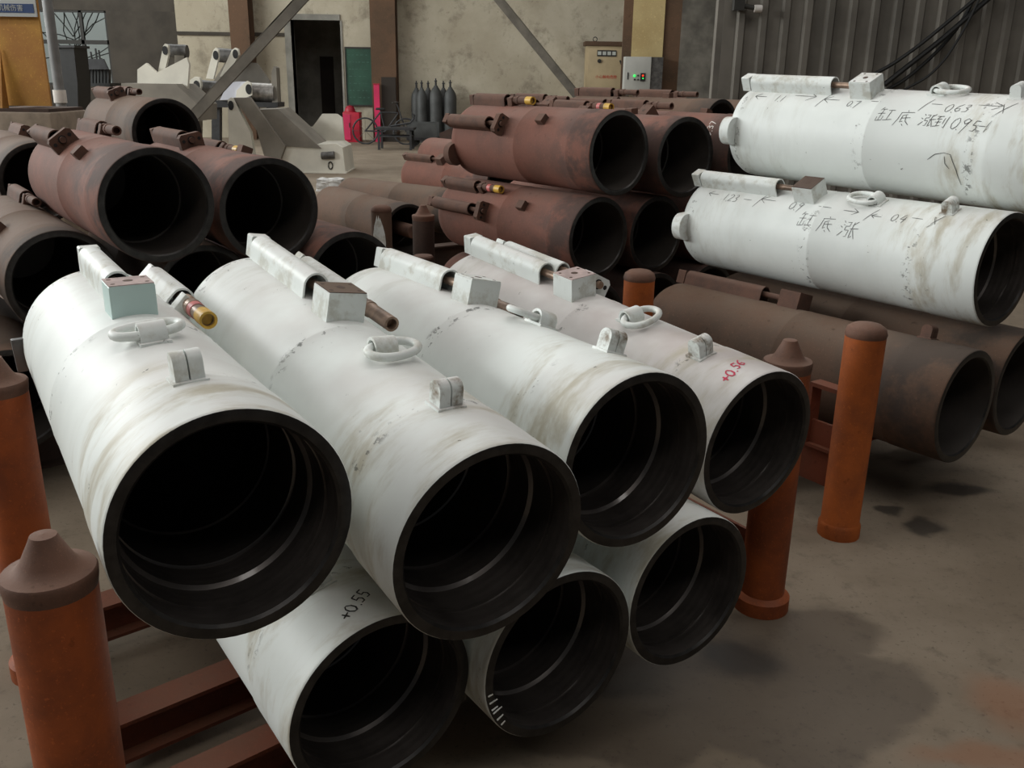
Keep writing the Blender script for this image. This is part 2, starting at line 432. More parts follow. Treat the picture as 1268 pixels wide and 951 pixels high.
# corrugated partition at the right, in separate sheets
PY = 9.6
part = link('wall_partition', None); part['kind'] = 'structure'
px0 = aty(893, 60, PY).x
pitch = .215
for k in range(9):
    mb = MB(); prof = []
    for r in range(4):
        xx = px0 + k * pitch * 4 + r * pitch
        prof += [(xx, 0), (xx + pitch * .58, 0), (xx + pitch * .68, -.035), (xx + pitch * .90, -.035)]
    prof.append((px0 + (k + 1) * pitch * 4 + .006, 0))
    vs = []
    for (x, d) in prof: vs += [(x, PY + d, 0), (x, PY + d, 5.5)]
    mb.add(vs, [(2 * i, 2 * i + 1, 2 * i + 3, 2 * i + 2) for i in range(len(prof) - 1)])
    me = mb.mesh('sheet', 'corrugated', smooth=False)
    o = link('sheet', me, part)
    sm = o.modifiers.new('thick', 'SOLIDIFY'); sm.thickness = .006
mb = MB()
for r in range(36):
    xx = px0 + r * pitch
    mb.box(xx + .058 * pitch * 9, xx + .058 * pitch * 9 + .012, PY - .007, PY + .001, .02, 5.48)
link('sheet_seams', mb.mesh('sheet_seams', 'corrugated', smooth=False), part)
mb = MB(); mb.box(px0 - .06, px0 + .02, PY + .0, PY + .12, 0, 5.5)
link('edge_post', mb.mesh('edge_post', 'corrugated'), part)
struct('wall_side_grey', MB().box(aty(838, 60, 23.6).x, px0 * 23.6 / PY + .6, 23.6, 24.5, 0, WT).mesh('wall_side_grey', 'grey_render'))

# ------------------------------------------------------------------ hydraulic cylinder tubes
TS = 72
def barrel_mesh(R, L, mat, name='barrel'):
    p = [(0, 0.0001), (0, R * .60), (.004, R * .80), (.016, R * .92), (.042, R * .985), (.075, R), (.085, R * .994), (.095, R)]
    p += [(L * .50, R), (L * .503, R * 1.006), (L * .508, R * 1.006), (L * .511, R)]
    p += [(L * .845, R), (L * .85, R * 1.012), (L * .86, R * 1.014), (L - .008, R * 1.014), (L - .003, R * 1.011), (L - .0008, R * 1.004)]
    return MB().lathe(p, TS).mesh(name, mat)
def bore_mesh(R, L, mat, name='bore'):
    a = .885 * R
    p = [(L - .006, a), (L - .055, a), (L - .056, a + .007), (L - .066, a + .007), (L - .067, a - .001),
         (L - .13, a - .001), (L - .137, a - .008), (L - .20, a - .008), (L - .202, a - .003), (L - .214, a - .003), (L - .216, a - .009),
         (L - .36, a - .009), (L - .363, a - .013), (L - .62, a - .013), (L * .18, a - .014), (L * .17, .0001)]
    return MB().lathe(p, TS).mesh(name, mat)
def bore_dull_mesh(R, L, mat, name='bore'):
    a = .87 * R
    p = [(L - .006, a), (L - .30, a), (L - .305, a - .006), (L * .18, a - .008), (L * .17, .0001)]
    return MB().lathe(p, TS).mesh(name, mat)
def saddle(x0, x1, half, R, top, mat, name, dome=False, bev=.003, nseg=8):
    """piece standing on the tube: underside follows the barrel, sides upright, top flat or round"""
    poly = []
    for k in range(nseg + 1):
        y = -half + 2 * half * k / nseg
        poly.append((y, math.sqrt(R * R - y * y) - .003))
    if dome:
        zc = R + top - half
        for k in range(0, 13):
            a = math.pi * k / 12; poly.append((half * math.cos(a), zc + half * math.sin(a)))
    else:
        poly += [(half, R + top - bev), (half - bev, R + top), (-half + bev, R + top), (-half, R + top - bev)]
    mb = MB(); mb.prism([(x0, y, z) for y, z in poly], (x1 - x0, 0, 0))
    return mb.mesh(name, mat)
def cover_mesh(x0, x1, half, R, top, th, mat, name):
    """open-ended inverted-U guard"""
    zc = R + top - half; base = math.sqrt(R * R - half * half) - .002
    out = [(half, base)] + [(half * math.cos(math.pi * k / 14), zc + half * math.sin(math.pi * k / 14)) for k in range(15)] + [(-half, base)]
    hi = half - th
    inn = [(hi, base)] + [(hi * math.cos(math.pi * k / 14), zc + hi * math.sin(math.pi * k / 14)) for k in range(15)] + [(-hi, base)]
    poly = out + inn[::-1]; n = len(out)
    vs = []; fs = []
    for x in (x0, x1):
        vs += [(x, y, z) for y, z in out] + [(x, y, z) for y, z in inn]
    m_ = 2 * n
    for i in range(n - 1):
        fs.append((i, i + 1, m_ + i + 1, m_ + i)); fs.append((n + i, m_ + n + i, m_ + n + i + 1, n + i + 1))
        fs.append((i, n + i, n + i + 1, i + 1)); fs.append((m_ + i, m_ + i + 1, m_ + n + i + 1, m_ + n + i))
    for i in (0, n - 1): fs.append((i, m_ + i, m_ + n + i, n + i))
    return MB().add(vs, fs).mesh(name, mat)
KIT = {}
def kit(R, L, body_mat, fit_mat, bore, bore_kind):
    key = (R, L, body_mat, fit_mat, bore)
    if key in KIT: return KIT[key]
    k = {}
    k['barrel'] = barrel_mesh(R, L, body_mat)
    k['bore'] = (bore_mesh if bore_kind == 'oily' else bore_dull_mesh)(R, L, bore)
    a_ = (.885 if bore_kind == 'oily' else .87) * R
    k['mouth'] = MB().lathe([(L - .0008, R * 1.004), (L, R * .995), (L, a_ + .005), (L - .006, a_)], TS).mesh('mouth_ring', 'steel_face')
    s = L / 1.4
    k['cover'] = cover_mesh(.055 * s, .47 * s, .033, R, .064, .005, fit_mat, 'guard_cover')
    k['cover2'] = cover_mesh(.07 * s, .40 * s, .030, R, .058, .005, fit_mat, 'guard_cover')
    k['stop'] = saddle(.002, .045 * s, .027, R, .058, fit_mat, 'end_stop')
    k['stop2'] = saddle(.012, .055 * s, .024, R, .050, fit_mat, 'end_stop')
    k['rod'] = MB().cyl((.05, 0, R + .030), (.60 * s, 0, R + .030), .0125, seg=14).mesh('feed_pipe', 'pipe_bronze' if fit_mat != 'rust_fitting' else 'rust_fitting')
    k['block'] = saddle(.57 * s, .665 * s, .048, R, .066, fit_mat, 'port_block')
    mb = MB()
    for (x, y, r) in ((.617, 0, .011), (.590, .036, .005), (.645, .036, .005), (.590, -.036, .005), (.645, -.036, .005)):
        mb.lathe([(0, r), (.0012, r)], 14, Matrix.Translation((x * s, y, R + .0672)) @ Matrix.Rotation(-math.pi / 2, 4, 'Y'), True, True)
    k['top_hole_discs'] = mb.mesh('port_hole_discs', 'rust_dark')  # dark discs on the surface stand in for the shade inside holes
    k['top_plate'] = MB().box(.571 * s, .664 * s, -.047, .047, R + .0655, R + .0680).mesh('top_plate', 'rust_fitting')
    # slim upright flange with one big and two small bores, their inner dark painted as black discs
    k['flange'] = saddle(.545 * s, .585 * s, .052, R, .058, fit_mat, 'port_flange', bev=.012)
    mb = MB()
    for (y, z, r) in ((0, .030, .017), (.035, .030, .0075), (-.035, .030, .0075)):
        mb.lathe([(.5845 * s, r), (.5865 * s, r)], 16, Matrix.Translation((0, y, R + z)), True, True)
    k['front_hole_discs'] = mb.mesh('port_hole_discs', 'black')
    # second line: pipe with coupling and open end or cap
    k['pipe'] = MB().lathe([(.06, .012), (.43 * s, .012), (.433 * s, .021), (.465 * s, .021), (.468 * s, .0175), (.495 * s, .0175), (.497 * s, .022), (.52 * s, .022), (.522 * s, .0195), (.645 * s, .0195), (.645 * s, .0135), (.62 * s, .0135), (.62 * s, .0001)], 20,
                           Matrix.Translation((0, 0, R + .029)), True).mesh('feed_pipe', 'pipe_bronze' if fit_mat != 'rust_fitting' else 'rust_fitting')
    k['clip'] = MB().box(.425 * s, .47 * s, -.024, .024, R - .006, R + .044, bev=.004).mesh('pipe_clip', fit_mat)
    k['cap'] = MB().lathe([(.595 * s, .021), (.652 * s, .021), (.652 * s, .0155), (.635 * s, .014), (.635 * s, .0001)], 20, Matrix.Translation((0, 0, R + .029))).mesh('end_cap', 'yellow_cap')
    k['band'] = MB().lathe([(.522 * s, .0195), (.522 * s, .0208), (.555 * s, .0208), (.555 * s, .0195)], 20, Matrix.Translation((0, 0, R + .029))).mesh('paint_band', 'pink_band')
    # ring held by a rolled strap
    x = .905 * s
    mb = MB()
    ro, ri, wd = .027, .020, .026
    vs = []; fs = []; arc = [(-ro, -.016)] + [(ro * math.cos(math.pi * (1 - i / 12)), ro * math.sin(math.pi * (1 - i / 12))) for i in range(13)] + [(ro, -.016)]
    arc2 = [(-ri, -.016)] + [(ri * math.cos(math.pi * (1 - i / 12)), ri * math.sin(math.pi * (1 - i / 12))) for i in range(13)] + [(ri, -.016)]
    n = len(arc)
    for y in (-wd, wd):
        vs += [(x + a, y, R + .012 + z) for a, z in arc] + [(x + a, y, R + .012 + z) for a, z in arc2]
    m_ = 2 * n
    for i in range(n - 1):
        fs += [(i, i + 1, m_ + i + 1, m_ + i), (n + i, m_ + n + i, m_ + n + i + 1, n + i + 1), (i, n + i, n + i + 1, i + 1), (m_ + i, m_ + i + 1, m_ + n + i + 1, m_ + n + i)]
    mb.add(vs, fs)
    mb.box(x - ro - .010, x + ro + .010, -wd - .004, wd + .004, R - .010, R + .004)
    k['strap'] = mb.mesh('ring_strap', fit_mat)
    # oval ring: bar runs through the strap, bow lies over to one side
    pts = []
    for i in range(40):
        a = 2 * math.pi * i / 40
        ex = .9
        pts.append((math.copysign(abs(math.cos(a)) ** ex, math.cos(a)) * .040, math.copysign(abs(math.sin(a)) ** ex, math.sin(a)) * .066, 0))
    k['ring'] = MB().tube(pts, .0095, 10, True).mesh('lifting_ring', fit_mat if fit_mat != 'paint_mint' else 'paint_fitting')
    # lifting lug: upright rounded plate in two leaves on a weld pad
    x = 1.205 * s; mb = MB()
    for (ya, yb) in ((-.026, -.003), (.0, .024)):
        prof = []
        for i in range(9):
            a = math.pi * i / 8; prof.append((x + .021 * math.cos(a), R + .036 + .018 * math.sin(a)))
        prof = [(x + .021, R - .006)] + prof + [(x - .021, R - .006)]
        mb.prism([(a, ya, z) for a, z in prof], (0, yb - ya, 0))
    mb.box(x - .028, x + .028, -.032, .030, R - .008, R + .005, bev=.002)
    k['lug'] = mb.mesh('lifting_lug', fit_mat)
    # round-nosed boss on the flank of the closed end
    mb = MB(); prof = []
    for i in range(13):
        a = math.pi * i / 12; prof.append((-.062 * math.cos(a),   .048 * math.sin(a)))
    prof = [(-.062, -.05)] + prof + [(.062, -.05)]
    mb.prism([(.012, y, R + .004 + z) for y, z in prof], (.05, 0, 0))
    k['boss'] = mb.mesh('flank_boss', fit_mat)
    k['side'] = MB().box(.06, .085, -.045, .045, R - .02, R + .024, bev=.003).mesh('side_plate', fit_mat)
    k['nub'] = saddle(.885 * s, .945 * s, .024, R, .030, fit_mat, 'weld_nub')
    KIT[key] = k
    return k
def remat(o, mat):
    o.material_slots[0].link = 'OBJECT'; o.material_slots[0].material = MATS[mat]; return o
def tube_thing(label, front, az, pit, R, L, body='paint_barrel', fit='paint_fitting', bore='bore_steel', kind='oily',
               phi1=None, phi2=None, ring=None, lug=None, boss=None, first='block', second='pipe', cap=False, band=False, nub=None, group=None, blocktop=None, blockmat=None, side=None, lugmat=None):
    az, pit = R_(az), R_(pit)
    n = Vector((math.sin(az) * math.cos(pit), -math.cos(az) * math.cos(pit), math.sin(pit)))
    lat = Vector((0, 0, 1)).cross(n).normalized(); up = n.cross(lat)
    back = Vector(front) - n * L
    e = thing('cylinder_tube', label, 'cylinder tube', group=group)
    e.matrix_world = Matrix(((n.x, lat.x, up.x, back.x), (n.y, lat.y, up.y, back.y), (n.z, lat.z, up.z, back.z), (0, 0, 0, 1)))
    k = kit(R, L, body, fit, bore, kind); s = L / 1.4
    link('barrel', k['barrel'], e)
    link('mouth_ring', k['mouth'], e, label='dark bare steel rim'); link('bore', k['bore'], e, label='dark steel bore')
    def at(nm, key, phi, parent=e): return link(nm, k[key], parent, rot=(-R_(phi), 0, 0) if parent is e else None)
    if phi1 is not None:
        at('guard_cover', 'cover', phi1); at('end_stop', 'stop', phi1); at('feed_pipe', 'rod', phi1)
        if first == 'block':
            b_ = at('port_block', 'block', phi1); link('port_hole_discs', k['top_hole_discs'], b_)
            tp = link('top_plate', k['top_plate'], b_)
            remat(tp, blocktop or fit)
            if blockmat: remat(b_, blockmat)
        else:
            b_ = at('port_flange', 'flange', phi1); link('port_hole_discs', k['front_hole_discs'], b_)
    if phi2 is not None:
        at('guard_cover', 'cover2', phi2); at('end_stop', 'stop2', phi2)
        if second == 'pipe':
            p_ = at('feed_pipe', 'pipe', phi2); at('pipe_clip', 'clip', phi2)
            if cap: link('end_cap', k['cap'], p_, label='yellow end cap')
            if band: link('paint_band', k['band'], p_, label='pink paint band')
        else:
            at('feed_pipe', 'rod', phi2); b_ = at('port_flange', 'flange', phi2); link('port_hole_discs', k['front_hole_discs'], b_)
    if ring is not None:
        phi, dx, dy, tz, ty = ring      # ring centre offset along tube / round tube, yaw and tilt
        st = at('ring_strap', 'strap', phi)
        r_ = link('lifting_ring', k['ring'], st)
        r_.location = (.905 * s + dx, dy, R + .016); r_.rotation_euler = (ty, 0, R_(tz))
    if lug is not None:
        lo = at('lifting_lug', 'lug', lug)
        if lugmat: remat(lo, lugmat)
    if boss is not None: at('flank_boss', 'boss', boss)
    if side is not None: remat(at('side_plate', 'side', side), 'gun_metal')
    if nub is not None: at('weld_nub', 'nub', nub)
    e['_R'] = R; e['_L'] = L
    return e

# ---- handwriting: pen strokes laid on the barrel
DIG = {'0': [[(.3, 1), (.08, .8), (0, .45), (.12, .08), (.34, 0), (.55, .25), (.58, .65), (.42, .95), (.3, 1)]],
       '1': [[(.35, 1), (.25, 0)]],
       '2': [[(.05, .75), (.2, .98), (.5, .9), (.5, .65), (.05, 0), (.6, .05)]],
       '3': [[(.08, .9), (.4, 1), (.5, .75), (.2, .52), (.5, .4), (.45, .08), (.05, .02)]],
       '4': [[(.35, 1), (.02, .35), (.6, .4)], [(.5, .75), (.38, -.1)]],
       '5': [[(.18, 1), (.1, .55), (.4, .55), (.5, .3), (.35, .02), (.02, .05)], [(.18, 1), (.6, .98)]],
       '6': [[(.5, 1), (.15, .65), (.03, .25), (.25, 0), (.5, .15), (.45, .42), (.1, .35)]],
       '7': [[(.02, .92), (.6, 1), (.2, -.1)]],
       '9': [[(.55, .85), (.3, 1), (.08, .75), (.3, .52), (.55, .72), (.58, .9), (.45, .4), (.25, -.25)]],
       '.': [[(.1, .02), (.16, -.08)]],
       '+': [[(0, .5), (.62, .52)], [(.3, .85), (.28, .15)]],
       '-': [[(0, .5), (.9, .5)]],
       '|': [[(.25, 1.15), (.0, -.15)]],
       '<': [[(.5, .8), (0, .5), (.4, .22)], [(0, .5), (1.1, .5)]],
       '>': [[(-.3, .5), (.9, .5)], [(.45, .8), (.95, .5), (.5, .2)]],
       'x': [[(0, .9), (.55, .1)], [(.7, 1.1), (.1, -.2)]]}
HAN = {'gang': [[(.18, 1), (.05, .78)], [(.14, .84), (.42, .88)], [(0, .55), (.46, .6)], [(.25, .86), (.22, .12)], [(.06, .36), (.06, .1), (.42, .16), (.42, .42)], [(.55, .8), (.95, .84)], [(.76, .82), (.73, .2)], [(.5, .16), (1.05, .24)]],
       'di': [[(.5, 1.02), (.54, .92)], [(.14, .84), (.95, .9)], [(.18, .84), (.14, .4), (-.02, 0)], [(.62, .74), (.34, .64), (.34, .22), (.5, .3)], [(.34, .48), (.88, .54)], [(.55, .66), (.66, .3), (.95, .08)], [(.52, .12), (.62, .02)]],
       'zhang': [[(.08, .92), (.18, .82)], [(0, .62), (.12, .54)], [(.0, .08), (.22, .36)], [(.3, .86), (.52, .88), (.5, .66), (.3, .64), (.3, .42), (.54, .44), (.5, .1), (.38, .08)], [(.9, .96), (.66, .72)], [(.58, .52), (1.05, .58)], [(.7, .9), (.68, .04), (.84, .16)], [(.76, .5), (1.0, .02)]],
       'dao': [[(0, .9), (.52, .94)], [(.26, .9), (.1, .66), (.46, .7)], [(.06, .42), (.5, .46)], [(.27, .62), (.26, .12)], [(0, .08), (.52, .18)], [(.68, .8), (.68, .32)], [(.92, .96), (.9, .02), (.78, .1)]]}
def writing(tube, items, mat, name='handwriting', pen=.0024, label=None):
    """items: (glyph or strokes, s0, phi_deg, size, direction) ; direction 'along' = reads mouthwards, 'round' = reads round the barrel"""
    R = tube['_R'] ; L = tube['_L']
    for (gl, s0, ph, size, dr, slant) in items:
        mb = MB()
        strokes = gl if isinstance(gl, list) else (HAN.get(gl) or DIG[gl])
        for st in strokes:
            # densify
            P = []
            for a, b_ in zip(st[:-1], st[1:]):
                k = max(1, int(math.hypot(b_[0] - a[0], b_[1] - a[1]) * size / .006))
                for i in range(k): P.append((a[0] + (b_[0] - a[0]) * i / k, a[1] + (b_[1] - a[1]) * i / k))
            P.append(st[-1])
            Q = []
            for (x, y) in P:
                x = x + slant * y
                th_ = R_({'along': 0, 'round': 90}.get(dr, dr)); ca_, sa_ = math.cos(th_), math.sin(th_)
                Q.append((s0 + (x * ca_ - y * sa_) * size, R_(ph) * R + (x * sa_ + y * ca_) * size))
            vs = []; n = len(Q)
            for i, (x, y) in enumerate(Q):
                a = Q[max(0, i - 1)]; c_ = Q[min(n - 1, i + 1)]
                tx, ty = c_[0] - a[0], c_[1] - a[1]; l_ = math.hypot(tx, ty) or 1
                wd = pen * (.55 + .45 * math.sin(math.pi * min(1, (i + .6) / n)))
                for sg in (-1, 1):
                    xx, yy = x - ty / l_ * wd * sg, y + tx / l_ * wd * sg
                    rr = R * (1.0155 if xx > L * .84 else 1.0022) + .0006
                    vs.append((xx, rr * math.sin(yy / R), rr * math.cos(yy / R)))
            mb.add(vs, [(2 * i, 2 * i + 1, 2 * i + 3, 2 * i + 2) for i in range(n - 1)])
        link('pen_mark', mb.mesh('pen_mark', mat, smooth=False, fix=False), tube)

# ---- rack of white tubes in the foreground
WT_ = 'white tubes in the foreground rack'
A1 = tube_thing('white cylinder tube with yellow capped pipe and mint green port block, upper tier', (-.446, 1.348, .879), 31.8, .6, .2, 1.4, phi1=0, phi2=44, ring=(-3, -.030, -.002, 6, 0), lug=-3, side=-93, cap=True, band=True, blocktop='dusty_pink', blockmat='paint_mint', group=WT_)
A2 = tube_thing('white cylinder tube with bare-topped port block and open rusty pipe end, upper tier', (-.031, 1.504, .770), 33.0, -4.7, .2, 1.4, phi1=8, phi2=44, ring=(3, .020, .016, 25, 0.0), lug=1, lugmat='paint_worn', blocktop='rust_brown', group=WT_)
A3 = tube_thing('white cylinder tube with all white port block and grey pipe end, upper tier', (.279, 1.850, .791), 32.8, .3, .2, 1.4, phi1=12, phi2=50, ring=(22, -.034, -.022, 15, 0), lug=18, lugmat='paint_worn', group=WT_)
A4 = tube_thing('dusty white cylinder tube marked +0.56 in red, upper tier by coned post', (.650, 2.242, .679), 35.0, -4.2, .2, 1.4, body='paint_barrel_dusty', phi1=-6, phi2=26, second='flange', ring=(-10, .030, .012, 15, 0), lug=-15, lugmat='paint_worn', blocktop='dusty_pink', group=WT_)
A5 = tube_thing('white cylinder tube marked +0.55 in black, lower tier', (-.247, 1.555, .380), 35.3, -2.5, .2, 1.4, lug=-14, group=WT_)
A6 = tube_thing('white cylinder tube with paint runs on its mouth, lower tier', (.118, 1.746, .368), 35.3, -.9, .2, 1.4, group=WT_)
A7 = tube_thing('white cylinder tube with bright ringed bore, lower tier by round red post foot', (.455, 2.021, .367), 34.7, -.5, .2, 1.4, group=WT_)
# paint runs on the mouth of one tube
mb = MB()
for (a, ln) in ((262, .012), (256, .020), (250, .016), (247, .024), (240, .018), (234, .012)):
    ca, sa = math.cos(R_(a)), math.sin(R_(a))
    p0 = Vector((1.4008, sa * .196, ca * .196)); p1 = p0 + Vector((.0006, -sa * ln, -ca * ln))
    mb.cyl(p0, p1, .0022, .0014, 6)
link('paint_run', mb.mesh('paint_run', 'paint_fitting'), A6)
def line_text(txt, s0, ph, size, dr, gap=.72, slant=.12, dstep=0):
    out = []; p = 0
    for i, ch in enumerate(txt):
        wd = .35 if ch == '.' else gap
        if dr == 'along': out.append((ch, s0 + p * size, ph + dstep * i, size, dr, slant))
        else:
            th_ = R_(90 if dr == 'round' else dr)
            out.append((ch, s0 + dstep * i + p * size * math.cos(th_), ph + math.degrees(p * size * math.sin(th_) / .2), size, dr, slant))
        p += wd
    return out
writing(A5, line_text('+0.55', 1.362, -15, .028, 126, .74, .05, 0), 'ink_black', pen=.0020, label='black handwritten +0.55')
writing(A4, line_text('+0.56', 1.352, -31, .030, 'round', .74, .05, -.006), 'ink_red', pen=.0026, label='red handwritten +0.56')

# ---- right-hand stack
D2c = Vector((1.827, 3.391, .927)); RD, LD = .212, 1.46
azD = 36.9
nD = Vector((math.sin(R_(azD)), -math.cos(R_(azD)), 0)); lD = Vector((math.cos(R_(azD)), math.sin(R_(azD)), 0))
DG = 'tubes stacked by the corrugated partition'
D2 = tube_thing('pale tube chalked with 1.23, 0.9 and 0.4, lying on a brown tube', D2c, azD, 0, RD, LD, phi1=-26, ring=(-21, -.050, -.006, 84, 0), lug=-21, lugmat='paint_worn', boss=-92, blocktop='rust_dark', group=DG)
D1 = tube_thing('topmost pale tube marked 1.1, 0.7 and 0.63 in front of corrugated partition', D2c + lD * .21 + Vector((0, 0, .402)) + nD * .06, azD, -1.2, RD, LD, phi1=-24, ring=(-14, .048, .006, 84, 0), lug=-15, boss=-90, group=DG)
D3 = tube_thing('brown cylinder tube with plain open mouth behind tall orange post', Vector((1.665, 3.185, .4575)), 38.7, 0, RD, LD, 'rust_brown', 'rust_fitting', 'bore_dull', 'dull', phi1=16, lug=12, group=DG)
D4 = tube_thing('brown cylinder tube with its mouth beside another on the floor rack', Vector((1.665, 3.185, .4575)) + lD * .455 + nD * -.02, 38.7, 0, RD, LD, 'rust_brown', 'rust_fitting', 'bore_dull', 'dull', group=DG)
def seq(lst): return [(g_, s_, p_, z_, 'along', sl) for (g_, s_, p_, z_, sl) in lst]
writing(D2, seq([('<', .125, -51, .055, 0), ('1', .220, -51, .040, .1), ('.', .240, -51, .040, .1), ('2', .250, -51, .040, .1), ('3', .278, -51, .040, .1), ('-', .335, -52, .05, 0), ('|', .405, -52, .055, .3),
                 ('<', .425, -51, .07, 0), ('0', .585, -50, .040, .15), ('.', .612, -50, .04, 0), ('9', .622, -50, .040, .15), ('-', .72, -50, .07, 0), ('>', .86, -49, .055, 0), ('|', .955, -49, .05, .4), ('<', .975, -49, .04, 0),
                 ('0', 1.060, -47, .036, .15), ('.', 1.085, -47, .036, 0), ('4', 1.095, -47, .040, .15), ('-', 1.14, -46, .05, 0), ('x', 1.215, -46, .05, .2),
                 ('gang', .660, -70, .072, .12), ('di', .765, -71, .068, .08), ('zhang', .865, -74, .078, .1)]), 'pencil', pen=.0013, label='pencilled dimensions and three characters')
writing(D1, seq([('<', .105, -50, .06, 0), ('1', .22, -48, .036, .15), ('.', .24, -48, .036, 0), ('1', .25, -48, .036, .2), ('>', .34, -49, .09, 0), ('|', .455, -50, .055, .3), ('<', .475, -50, .07, 0), ('0', .60, -49, .03, .15), ('.', .622, -49, .03, 0), ('7', .63, -50, .036, .15), ('-', .70, -46, .05, 0),
                 ('|', .93, -47, .055, .3), ('-', .965, -45, .05, 0), ('0', 1.03, -48, .040, .2), ('.', 1.058, -48, .04, 0), ('6', 1.068, -47, .040, .2), ('3', 1.098, -47, .040, .2), ('>', 1.17, -46, .075, 0), ('x', 1.225, -48, .06, .3),
                 ('gang', .760, -66, .070, .14), ('di', .850, -68, .068, .10), ('zhang', .955, -67, .058, .15), ('dao', 1.015, -67, .052, .15), ('0', 1.085, -67, .046, .25), ('.', 1.11, -67, .04, 0), ('9', 1.12, -68, .05, .25), ('5', 1.165, -68, .042, .2), ('-', 1.195, -66, .03, 0), ('1', 1.21, -68, .045, .25),
                 ([[(0, 0), (.3, .25), (.7, .35)], [(.7, .35), (1.0, .3), (1.3, -.3), (1.5, -1.0)], [(.75, .2), (.8, -.1), (1.0, -.3)]], 1.03, -100, .09, 0)]), 'pencil', pen=.0014, label='pencilled dimensions and characters')

# ---- brown tubes in the middle
CG = 'brown tubes stacked mid shed'
azC = 39.0
lC = Vector((math.cos(R_(azC)), math.sin(R_(azC)), 0)); nC = Vector((math.sin(R_(azC)), -math.cos(R_(azC)), 0))
RC, LC = .2, 1.17
kwC = dict(body='rust_red', fit='rust_fitting', bore='bore_dull', kind='dull', group=CG)
C1f = Vector((.504, 4.582, 1.24)); C4f = Vector((.425, 4.616, .824))
tube_thing('rust red tube with pale weld scratch on its flank, over another by coned dark post', C1f, 38.8, 0, RC, LC, phi1=-61, first='flange', phi2=-8, cap=True, nub=-47, boss=-112, **kwC)
tube_thing('rust red tube with pink banded pipe, next to the scratched tube on the upper tier', C1f + lC * .45 + Vector((0, 0, -.035)) + nC * .03, 36, 0, RC, LC, phi1=-40, phi2=8, cap=True, band=True, nub=-5, **kwC)
C3 = tube_thing('rust red tube chalked 0.37 in white behind the pale topmost tube', C1f + lC * .90 + Vector((0, 0, -.03)) + nC * .10, 38, 0, RC, LC, phi1=-40, phi2=8, nub=20, **kwC)
tube_thing('rust red tube with yellow capped pipe, right under the scratched tube', C4f, 39.0, 0, RC, LC, phi1=-72, first='flange', phi2=-36, cap=True, band=True, nub=-53, **kwC)
tube_thing('dark mouthed rust red tube on the middle tier behind the domed orange post', C4f + lC * .445 + nC * -.02 + Vector((0, 0, -.024)), 39, 0, RC, LC, **kwC)
tube_thing('rust red tube on the middle tier hidden behind the pale tubes', C4f + lC * .90 + Vector((0, 0, -.024)), 39, 0, RC, LC, **kwC)
for k, lb in ((0, 'lowest tier rust red tube below the yellow capped one'), (1, 'lowest tier rust red tube whose dark rim shows behind the domed orange post'), (2, 'lowest tier rust red tube behind the brown tube with open mouth')):
    tube_thing(lb, C4f + lC * (-.02 + .45 * k) + Vector((0, 0, -.429)) + nC * .02, 39, 0, RC, LC, **kwC)
kwC2 = dict(kwC); kwC2['body'] = 'rust_brown'; kwC2['group'] = 'far brown tubes below the electric cabinet'
C8f = atz(902, 162, 1.23)
C8d = C8f - Vector((0, 0, CAM_H))
f8 = Vector((1.36, 6.35, 1.265))
tube_thing('far brown tube with open mouth below the grey control box', f8, 44, 0, RC, 1.3, phi1=-50, first='flange', phi2=-5, nub=0, **kwC2)
tube_thing('farthest brown tube reaching under the corrugated partition edge', f8 + lC * .5 + Vector((0, 0, -.01)) + nC * .12, 44, 0, RC, 1.3, phi1=-50, phi2=-5, **kwC2)
tube_thing('far brown tube crowned by a long guard, before the far mouths', f8 - lC * .47 + Vector((0, 0, -.05)) + nC * -.28, 42, 0, RC, 1.3, phi1=-35, phi2=5, **kwC2)
for k in range(3):
    tube_thing('far brown tube carrying the tubes below the electric cabinet', f8 + lC * (-.47 + .48 * k) + Vector((0, 0, -.46)), 43, 0, RC, 1.3, **kwC2)
    tube_thing('far brown tube at floor level carrying the tubes below the electric cabinet', f8 + lC * (-.47 + .48 * k) + Vector((0, 0, -.87)), 43, 0, RC, 1.3, **kwC2)
writing(C3, line_text('+0.37', 1.03, -74, .042, 'round', .72, .05, -.004), 'chalk_white', pen=.0028, label='white chalked 0.37')

# ---- brown tubes at the left
BG = 'brown tubes stacked at the left'
azB = 36.5
lB = Vector((math.cos(R_(azB)), math.sin(R_(azB)), 0)); nB = Vector((math.sin(R_(azB)), -math.cos(R_(azB)), 0))
kwB = dict(fit='rust_fitting', bore='bore_dull', kind='dull', group=BG)
B1f = Vector((-1.262, 3.285, 1.131))
tube_thing('brown tube with large open mouth and bare steel pipe end, upper tier', B1f, 36.6, 0, RC, 1.3, 'rust_red', phi1=-36, first='flange', phi2=16, nub=-42, **kwB)
tube_thing('brown tube with drilled port flange on top, upper tier beside the large open mouth', Vector((-.958, 3.635, 1.072)), 36, 0, RC, 1.3, 'rust_red', phi1=-12, first='flange', phi2=40, nub=22, cap=True, **kwB)
tube_thing('brown tube at far left on the upper tier, mouth half hidden', Vector((0, 0, CAM_H)) + ray(52, 226) * 4.75, 36, 0, RC, 1.3, 'rust_brown', phi1=25, first='flange', phi2=70, **kwB)
tube_thing('brown tube behind the stack with its mouth under the steel brace', Vector((-2.05, 5.60, 1.235)), 36, 0, RC, 1.3, 'rust_brown', phi1=-20, first='flange', phi2=12, **kwB)
BL = Vector((-1.700, 3.42, .815))
tube_thing('lower brown tube with wide rim and pipe end, beneath the large open mouth', BL, 36.2, 0, RC, 1.3, 'rust_brown', phi2=14, nub=-40, **kwB)
tube_thing('shaded brown tube tucked between two lower mouths', BL + lB * .50 + nB * .10 + Vector((0, 0, -.085)), 35.5, 0, RC, 1.3, 'rust_brown', **kwB)
